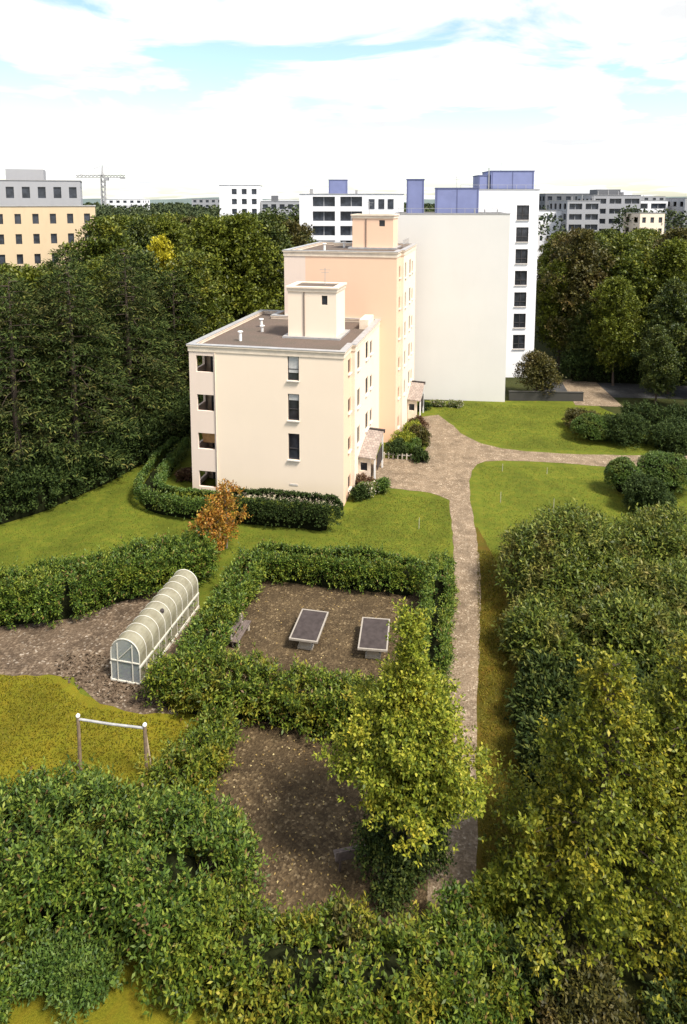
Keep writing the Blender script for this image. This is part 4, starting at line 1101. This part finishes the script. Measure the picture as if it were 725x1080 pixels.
hedge('hedge', 'leafy hedge between the table tennis yard and the gravel path', 'hedge', [(4.55, 32.0), (5.2, 35), (5.9, 38.6), (6.3, 41.0)], 1.75, 1.9, M['lf_laurel'], yl, 50, 6, (0.17, 0.07), 0.32, 0.22, 0.5, 27)
hedge('hedge', 'tall dark laurel hedge behind the polytunnel at the left edge', 'hedge', [(-27, 36.4), (-20.5, 37.2), (-16.6, 38.0), (-13.3, 40.2), (-9.8, 41.8)], 3.4, 2.7, M['lf_laurel'], yl, 46, 7, (0.22, 0.08), 0.42, 0.35, 0.6, 28)
cl = smooth_line([(-15.9, 63.0), (-16.3, 56.5), (-15.6, 52.2), (-12.6, 50.6), (-9.4, 50.0)], 6)
hedge('hedge', 'clipped hedge curving round the left corner of the lower cream block', 'hedge', cl, 2.2, 1.8, M['lf_clipped'], 'clipped hedges round the lower cream block', 60, 5, (0.15, 0.08), 0.16, 0.08, 0.3, 29, hvar=0.05)
hedge('hedge', 'straight dark clipped hedge under the front wall of the lower cream block', 'hedge', [(-8.2, 49.9), (-4.5, 49.1), (-1.2, 48.4)], 2.5, 2.1, M['lf_dark'], 'clipped hedges round the lower cream block', 60, 5, (0.15, 0.08), 0.16, 0.08, 0.3, 30, hvar=0.05)
hedge('hedge', 'dark wild hedge at the foot of the left wood along the lawn', 'hedge', [(-30, 46.5), (-24.5, 51.5), (-21.3, 57), (-18.2, 64.5), (-17, 71)], 3.2, 4.0, M['lf_dark'], None, 18, 6, (0.3, 0.13), 0.5, 0.5, 0.6, 31)
hedge('hedge', 'tall dark hedge closing the far right corner behind the lawn', 'hedge', [(31.5, 71.5), (40, 69.5), (52, 68)], 2.6, 2.6, M['lf_dark'], None, 16, 6, (0.28, 0.13), 0.4, 0.4, 0.6, 32)

hedge('hedge', 'dark undergrowth hedge along the foot of the right wood behind the road', 'hedge', [(31.5, 91), (38, 90), (48, 88.5), (60, 87.5)], 3.5, 3.6, M['lf_dark'], None, 14, 6, (0.32, 0.14), 0.5, 0.5, 0.6, 33)
# ------------------------------------------------------------------ shrubs
def sh(px, py, *a, **k):
    g = ground(px, py); return g.x, g.y
SG = 'shrubs beside the block entrances'
for i, (x, y, rd, h, mt, lb) in enumerate([
    (1.3, 53.2, 0.9, 1.3, 'lf_dark', 'dark low shrub at the front right corner of the lower cream block'),
    (2.3, 54.0, 1.0, 1.4, 'lf_flower', 'pale flowering shrub in front of the lower porch'),
    (2.0, 55.2, 1.0, 1.6, 'lf_red', 'reddish brown shrub against the lower porch wall'),
    (3.4, 54.9, 0.9, 1.2, 'lf_clipped', 'green cushion shrub at the lawn corner by the lower porch'),
    (5.2, 63.2, 1.3, 1.7, 'lf_dark', 'dark shrub behind the low white picket fence'),
    (6.9, 63.4, 1.3, 1.5, 'lf_clipped', 'green shrub at the right end of the low white picket fence'),
    (6.1, 65.0, 1.4, 2.0, 'lf_lime', 'lime green shrub in the middle of the bed between the porches'),
    (7.6, 65.8, 1.3, 2.2, 'lf_olive', 'olive shrub on the path side of the bed between the porches'),
    (7.3, 68.2, 1.4, 2.2, 'lf_lime', 'lime green shrub near the upper porch'),
    (8.1, 70.3, 1.2, 1.6, 'lf_red', 'reddish shrub at the foot of the upper porch'),
    (7.2, 61.7, 0.9, 1.2, 'lf_dark', 'dark round shrub at the path fork by the bed'),
    (11.3, 78.5, 0.9, 0.8, 'lf_flower', 'low pale flowers at the foot of the blank white wall'),
    (13.4, 78.6, 0.8, 0.7, 'lf_flower', 'second patch of low pale flowers under the blank white wall'),
    (9.6, 77.6, 1.0, 1.2, 'lf_dark', 'dark shrub between the upper porch and the blank white wall')]):
    shrub('shrub', lb, x, y, rd, h, M[mt], int(520 * rd * rd) + 200, (0.17, 0.09), 0.26, 5, SG, 50 + i)
RG = 'rounded shrubs at the right of the lawns'
for i, (x, y, rd, h, mt, lb) in enumerate([
    (25.6, 70.5, 1.8, 2.6, 'lf_olive', 'olive rounded shrub, left and farthest at the right end of the far lawn'),
    (25.6, 67.4, 1.9, 2.6, 'lf_clipped', 'green rounded shrub at the lower right corner of the far lawn'),
    (28.6, 66.6, 2.5, 3.3, 'lf_dark', 'large dark rounded shrub right of the far lawn'),
    (33.2, 64.8, 2.5, 3.3, 'lf_dark', 'dark rounded shrub beyond the right margin by the branch path'),
    (23.6, 54.6, 1.4, 3.0, 'lf_clipped', 'clipped rounded shrub below the branch path, at the right of the lawn'),
    (24.2, 51.4, 1.8, 3.3, 'lf_dark', 'dark clipped shrub below the branch path, nearest the big olive bush'),
    (27.5, 55.2, 2.3, 3.2, 'lf_clipped', 'clipped shrub below the branch path at the right margin')]):
    if i in (1, 4, 6): ball_shrub('round_shrub', lb, x, y, rd, h, M[mt], int(1500 * rd), RG, 80 + i)
    else: shrub('round_shrub', lb, x, y, rd * 1.08, h * 1.05, M[mt], int(1300 * rd), (0.2, 0.1), 0.32, 6, RG, 80 + i)

PG = 'mixed shrubs right of the gravel path'
r = np.random.default_rng(90)
for i, (x, y, rd, h, mt, n, lb) in enumerate([
    (14.6, 39.3, 4.4, 5.6, 'lf_purple', 7600, 'large loose olive and purple bush, topmost in the bed right of the path'),
    (18.8, 36.5, 4.0, 4.6, 'lf_purple', 4500, 'olive bush at the right margin above the lime tree'),
    (11.6, 34.2, 2.7, 3.2, 'lf_purple', 4200, 'mid sized olive bush beside the dry verge'),
    (15.2, 32.8, 3.2, 4.2, 'lf_purple', 4200, 'olive bush just behind the pointed top of the right hand lime tree'),
    (9.9, 30.0, 2.0, 2.3, 'lf_ivy', 3200, 'low dark ivy shrub beside the verge, middle of the bed'),
    (8.6, 26.2, 1.7, 2.2, 'lf_ivy', 2800, 'low dark ivy shrub beside the verge, near the right hand lime tree'),
    (12.4, 29.0, 2.6, 2.7, 'lf_ivy', 3400, 'dark ivy shrub in the middle of the bed under the olive bushes'),
    (20.5, 42.0, 3.4, 5.0, 'lf_purple', 3500, 'green bush at the right margin beside the lawn')]):
    shrub('shrub', lb, x, y, rd, h, M[mt], n, (0.30, 0.105), 0.55, 6, PG, 100 + i)
shrub('shrub', 'pale green fluffy shrub at the bottom left corner', -8.6, 18.2, 1.6, 1.5, M['lf_clipped'], 1800, (0.14, 0.06), 0.3, 6, None, 120)
shrub('shrub', 'green shrub at the bottom left margin', -11.8, 17.4, 1.7, 1.6, M['lf_laurel'], 1800, (0.18, 0.07), 0.3, 6, None, 121)
shrub('shrub', 'brown leaved shrub in the loose hedge below the mulch yard', 0.3, 18.9, 0.9, 2.2, M['lf_olive'], 900, (0.17, 0.07), 0.3, 6, None, 122)
shrub('shrub', 'shaggy shrub at the foot of the path, right of the loose hedge', 4.0, 19.0, 1.3, 2.4, M['lf_laurel'], 1700, (0.18, 0.08), 0.35, 6, None, 123)
shrub('shrub', 'yellowing shrub at the foot of the right hand lime tree beside the verge', 5.3, 20.4, 1.0, 2.6, M['lf_lime'], 1300, (0.17, 0.08), 0.32, 6, None, 124)
for i, (x, y, rd, h, mt, lb) in enumerate([(5.6, 18.2, 1.4, 2.2, 'lf_ivy', 'dark ivy shrub under the left skirt of the tall lime tree'), (7.4, 17.2, 1.7, 2.4, 'lf_olive', 'olive shrub at the bottom edge under the tall lime tree'),
                                         (10.6, 16.6, 2.0, 2.4, 'lf_ivy', 'dark shrub in the bottom right corner under the lime trees'), (4.0, 16.4, 1.5, 1.8, 'lf_laurel', 'laurel shrub at the bottom edge right of the loose hedge')]):
    shrub('shrub', lb, x, y, rd, h, M[mt], int(1300 * rd), (0.16, 0.07), 0.35, 6, 'shrubs under the lime trees', 140 + i)
shrub('shrub', 'dark planting in the bed inside the curved clipped hedge', -13.9, 57.5, 1.0, 1.2, M['lf_red'], 700, (0.17, 0.08), 0.3, 6, None, 125)

# ------------------------------------------------------------------ single trees
def put(o, x, y, label, cat='tree', group=None, rz=0.0):
    o.location = (x, y, 0); o.rotation_euler = (0, 0, rz); tag(o, label, cat, group); return o
r = np.random.default_rng(200)
yt = put(limb_tree('young_tree', 10.4, 2.6, 3.0, M['lf_lime'], 104, np.random.default_rng(61), (0.15, 0.082), lambda f: (1.0 if f < 0.25 else max(0.10, 1 - (f - 0.25) / 0.56)) * min(1, 0.8 + f * 1.2), 46, 6, 0.3, vary=(0.62, 1.12)), 2.35, 21.9, 'young lime green tree with a yellow top standing at the edge of the mulch yard')
# ivy skirt round its lower trunk
cs = [(0.5 * math.cos(a) * q, 0.5 * math.sin(a) * q, z) for a, q, z in zip(r.uniform(0, 6.28, 26), r.uniform(0.2, 2.9, 26), np.linspace(0.3, 5.2, 26))]
leaf_obj('ivy', blob_leaves(cs, list(r.uniform(0.4, 0.75, 26)), 3400, r, 0.45, 7, (0.16, 0.07), droop=0.35, inner=0.7), M['lf_ivy'], yt)
rt = put(limb_tree('lime_tree', 10.0, 3.9, 0.5, M['lf_lime_deep'], 105, r, (0.17, 0.09), lambda f: max(0.07, (1 - f) ** 0.85), 28, 6, 0.34, 0.4, trunk_r=0.18), 8.7, 20.3, 'tall pointed lime green tree filling the lower right corner')
put(limb_tree('lime_tree', 9.4, 4.2, 0.6, M['lf_lime_deep'], 120, r, (0.17, 0.09), lambda f: max(0.07, (1 - f) ** 0.8), 24, 6, 0.34, 0.4, trunk_r=0.18), 12.4, 21.6, 'lime green tree at the right margin behind the tall pointed one')
ot = put(crown_tree('birch_sapling', 4.8, 1.9, 0.9, M['lf_orange'], 520, r, 'bark_pale', (0.2, 0.12), 0.4, 5, 26, trunk_r=0.06, shape='round', clump_r=(0.22, 0.34)), -8.3, 45.3, 'thin orange leaved sapling in front of the clipped hedge')
put(crown_tree('birch_sapling', 3.7, 1.6, 0.6, M['lf_orange'], 520, r, 'bark_pale', (0.2, 0.12), 0.4, 5, 22, trunk_r=0.05, shape='round', clump_r=(0.24, 0.36)), -9.1, 43.5, 'lower orange leaved sapling growing from the laurel hedge')
put(crown_tree('round_tree', 5.6, 3.1, 1.0, M['lf_olive'], 2200, r, 'bark', (0.26, 0.15), 0.45, 5, 30, trunk_r=0.16), 24.2, 82.6, 'dark olive round tree at the foot of the bright white block')

# ------------------------------------------------------------------ woods
r = np.random.default_rng(300)
P_con = [conifer('conifer', 20, 4.9, M['lf_conifer'], 170, r, (0.42, 0.10), 1.5, 0.6, 7), conifer('conifer', 20, 4.4, M['lf_conifer'], 160, r, (0.42, 0.10), 1.0, 0.5, 7)]
P_dec = [crown_tree('broadleaf_tree', 20, 5.6, 3.0, M['lf_decid'], 3600, r, 'bark', (0.46, 0.27), 0.75, 5, 36, shape='full', clump_r=(0.26, 0.42), inner=0.3),
         crown_tree('broadleaf_tree', 20, 5.2, 3.0, M['lf_decid_dark'], 3600, r, 'bark', (0.46, 0.27), 0.75, 5, 28, shape='full', clump_r=(0.26, 0.42), inner=0.3),
         crown_tree('broadleaf_tree', 20, 5.8, 3.0, M['lf_olive'], 3600, r, 'bark', (0.46, 0.27), 0.75, 5, 36, shape='full', clump_r=(0.26, 0.42), inner=0.3)]
P_dec.append(crown_tree('broadleaf_tree', 20, 5.4, 4.0, M['lf_light'], 3400, r, 'bark', (0.46, 0.27), 0.75, 5, 34, shape='round', clump_r=(0.24, 0.40), inner=0.3))
P_yel = crown_tree('yellow_tree', 14, 3.6, 4.0, M['lf_yellow'], 2200, r, 'bark', (0.42, 0.25), 0.7, 5, 30)
used = {}
def tree(proto, x, y, h, label, group, rz=None):
    first = id(proto) not in used; used[id(proto)] = 1
    s = h / 20.0
    wide = 1.3 if 'onifer' in label else 1.0
    return place(proto, first, x, y, s * wide, rz if rz is not None else random.uniform(0, 6.28), label, 'tree', group, s)

NE = 'dark conifers at the near edge of the left wood'
edge = [(-31.5, 50.5, 17.5), (-27.0, 54.0, 18.5), (-23.6, 57.5, 19.0), (-30.0, 58.0, 18.5), (-25.8, 62.5, 20.0), (-21.0, 64.5, 20.0), (-22.0, 70.0, 17.6), (-18.6, 73.0, 17.0)]
el = ['dark conifer nearest the camera at the left margin', 'broad dark conifer above the wild hedge at the left edge', 'dark conifer reaching farthest toward the left lawn', 'tall dark conifer behind the left edge of the wood',
      'tall dark conifer at the middle of the near wood edge', 'dark conifer standing where the wild hedge bends', 'dark conifer behind the bend of the wild hedge', 'dark conifer closest to the corner of the lower cream block']
for i, ((x, y, h), lb) in enumerate(zip(edge, el)): tree(P_con[i % 2], x, y, h, lb, NE)
ye = P_yel; ye.location = (-26.3, 97.0, 0); ye.scale = (1.0, 1.0, 1.36); tag(ye, 'bright yellow tree glowing among the green crowns of the left wood', 'tree')

def blocked(x, y):
    for bx, by, rr in ((-6, 64, 10.5), (0.5, 76, 9.5), (11, 88, 10), (21, 96, 9), (3, 146, 13.5), (-31, 211, 10), (-50, 108, 10), (-51, 122, 9)):
        if (x - bx) ** 2 + (y - by) ** 2 < rr * rr: return True
    return False
names = ['mid green broadleaf tree', 'dark green broadleaf tree', 'brownish olive broadleaf tree', 'fresh light green broadleaf tree']
pts = []
def scatter(xf, ya, yb, sp, hfun, where, rr):
    y = ya
    while y < yb:
        x0, x1 = xf(y); x = x0 + rr.uniform(0, sp)
        while x < x1:
            xx, yy = x + rr.uniform(-1.4, 1.4), y + rr.uniform(-1.4, 1.4)
            if not blocked(xx, yy) and all((xx - a) ** 2 + (yy - b) ** 2 > 18 for a, b in pts) and not (abs(xx + 26.3) < 4.4 and 80 < yy < 104):
                pts.append((xx, yy)); k = rr.choices((0, 1, 2, 3), (0.40, 0.30, 0.10, 0.20) if where[0] == 'l' else (0.34, 0.24, 0.24, 0.18))[0]
                tree(P_dec[k], xx, yy, hfun(xx, yy), f'{names[k]} massed in the {where}', f'{names[k]}s in the {where}')
            x += sp
        y += sp * 0.9
rr = random.Random(12)
def hl(x, y):
    t = 22 + rr.uniform(-6, 5) + (50 if x / y < -0.365 else 0) + (34 if abs(x / y + 0.272) < 0.06 and y < 99 else 0)
    return min(24.2, max(12, CAM_H - t * y / F_PX))
def hr(x, y): return min(22.5, max(11, CAM_H - (34 + rr.uniform(-4, 12)) * y / F_PX))
pts += [(x, y) for x, y, h in edge]
scatter(lambda y: (-0.60 * y, min(-18.5 + (y - 66) * 0.36, -0.055 * y - 1)), 66, 190, 6.4, hl, 'left wood behind the blocks', rr)
scatter(lambda y: (0.315 * y, 0.56 * y), 96, 185, 6.6, hr, 'right wood beyond the white blocks', rr)
# big crowns along the near edge of the right wood
RW = 'near trees of the right wood'
for x, y, h, k, lb in [(36.0, 88.0, 14.4, 3, 'big round green tree at the near edge of the right wood'), (31.6, 97.0, 16.0, 3, 'lighter green tree just right of the bright white block'), (41.5, 84, 14.5, 1, 'dark tree at the right margin beyond the lawn hedge'),
                       (33.5, 92.0, 10.5, 1, 'low dark tree between the round green tree and the white block'), (46.5, 82.0, 15.0, 0, 'green tree outside the right edge of the lawns'), (37.8, 79.5, 9.5, 1, 'dark small tree behind the far right lawn hedge'), (44, 74, 12.0, 1, 'dark tree at the far right margin near the road')]:
    tree(P_dec[k], x, y, h, lb, RW)

# far-off wood on the plain: one mass
r = np.random.default_rng(400)
n = 5200; yy = 190 + 1100 * r.uniform(size=n) ** 1.7; xx = r.uniform(-0.75, 0.75, n) * yy
ok = np.array([not blocked(a, b) for a, b in zip(xx, yy)])
for fx, fy, fw_ in [(-150, 420, 26), (-96, 430, 20), (-66, 460, 34), (118, 460, 24), (150, 380, 30), (-260, 420, 40), (57.5, 200, 8), (64.6, 196, 10), (75, 204, 44), (-37.6, 206, 12), (-25.5, 210, 13)]:
    ok &= ~((xx > fx - 6) & (xx < fx + fw_ + 6) & (yy > fy - 9) & (yy < fy + 22))
xx, yy = xx[ok], yy[ok]; n = len(xx)
hh = np.minimum(23.6, CAM_H - (3.5 + 7 * r.uniform(size=n)) * yy / F_PX * 0.5) * r.uniform(0.75, 1.0, n); hh = np.maximum(hh, 14)
rad = r.uniform(3.5, 6.0, n); V = []
for q in range(120):
    d = rdir(n, r); d[:, 2] = np.abs(d[:, 2]) * 1.1 - 0.15
    V.append(leaves_from(np.stack([xx, yy, hh - rad * 1.1], 1) + d * np.stack([rad, rad, rad * 1.1], 1) * r.uniform(0.7, 1.0, n)[:, None], d + 0.8 * r.normal(size=d.shape), 1.0, 0.75, r, 0.0, np.clip(yy / 260, 0.9, 3.0)))
tag(leaf_obj('distant_wood', np.concatenate(V), M['lf_far']), 'hazy green wood stretching to the horizon behind the blocks', 'wood', kind='stuff')

# ------------------------------------------------------------------ loose stuff on the ground
def inpoly(x, y, poly):
    c = np.zeros(len(x), bool); m_ = len(poly)
    for i in range(m_):
        x0, y0_ = poly[i]; x1, y1_ = poly[(i + 1) % m_]
        with np.errstate(divide='ignore', invalid='ignore'):
            c ^= ((y0_ > y) != (y1_ > y)) & (x < (x1 - x0) * (y - y0_) / (y1_ - y0_ + 1e-9) + x0)
    return c
r = np.random.default_rng(500)
def litter(name, label, poly, n, mat, size, z=0.03, up=0.15):
    P_ = np.array(poly); x = r.uniform(P_[:, 0].min(), P_[:, 0].max(), n * 3); y = r.uniform(P_[:, 1].min(), P_[:, 1].max(), n * 3)
    k = np.nonzero(inpoly(x, y, poly))[0][:n]
    b = np.stack([x[k], y[k], np.full(len(k), z)], 1); d = rdir(len(k), r); d[:, 2] = np.abs(d[:, 2]) * up
    return tag(leaf_obj(name, leaves_from(b, d, *size, r), mat), label, 'ground litter' if up < 1 else 'grass', kind='stuff')
litter('fallen_leaves', 'dry fallen leaves scattered over the mulch yard', [(-5.3, 20), (3.9, 20), (4.3, 29), (-5.4, 29)], 600, M['lf_fallen'], (0.11, 0.07))
litter('fallen_leaves', 'dry fallen leaves scattered round the table tennis tables', [(-6.2, 33), (-5.4, 41), (4.4, 39.4), (3.8, 33)], 240, M['lf_fallen'], (0.10, 0.06))
litter('rubble', 'broken stones scattered in front of the polytunnel', gp((60, 690), (185, 690), (180, 750), (120, 742), (60, 715)), 900, M['gravel'], (0.2, 0.14), 0.03, 0.3)
litter('grass', 'mown grass blades of the left lawn by the wood', [(-34, 37), (-34, 45), (-24, 50.5), (-19, 60), (-17.2, 68), (-16.9, 53), (-13.4, 49.2), (-9, 48.3), (-0.8, 46.7), (4.5, 42.5), (-5, 44.2), (-9, 44.5), (-14, 42.5), (-27, 39)], 21000, M['lf_blade'], (0.09, 0.035), 0.0, 2.2)
litter('grass', 'mown grass blades of the lawn in front of the lower porch', [(-1, 47.3), (4.8, 42.2), (7.0, 42), (8.3, 50), (8.5, 53.0), (3.5, 54.9), (0.5, 51.5)], 9000, M['lf_blade'], (0.09, 0.035), 0.0, 2.2)
litter('grass', 'mown grass blades of the lawn right of the gravel path', [(10.0, 45.5), (11.4, 53), (12.6, 60.4), (24.8, 59.7), (31, 58), (30, 44), (14, 43.5)], 17000, M['lf_blade'], (0.09, 0.035), 0.0, 2.2)
litter('grass', 'mown grass blades of the far lawn under the blank white wall', [(12.5, 72), (14.6, 66.8), (18, 64.6), (31, 63.4), (31, 78), (10, 80.5), (11.5, 76)], 14000, M['lf_blade'], (0.10, 0.04), 0.0, 2.2)
litter('grass', 'dry grass blades of the verge beside the gravel path', [(4.7, 20), (6.4, 20), (11.0, 45), (9.4, 45)], 10000, M['lf_dryblade'], (0.14, 0.035), 0.0, 2.5)
litter('grass', 'yellowed grass blades round the clothes frame', [(-20, 32.6), (-15.2, 32.2), (-12.5, 30.2), (-9.5, 29.6), (-7.0, 29.0), (-7, 24), (-20, 24)], 17000, M['lf_dryblade'], (0.12, 0.04), 0.0, 2.5)
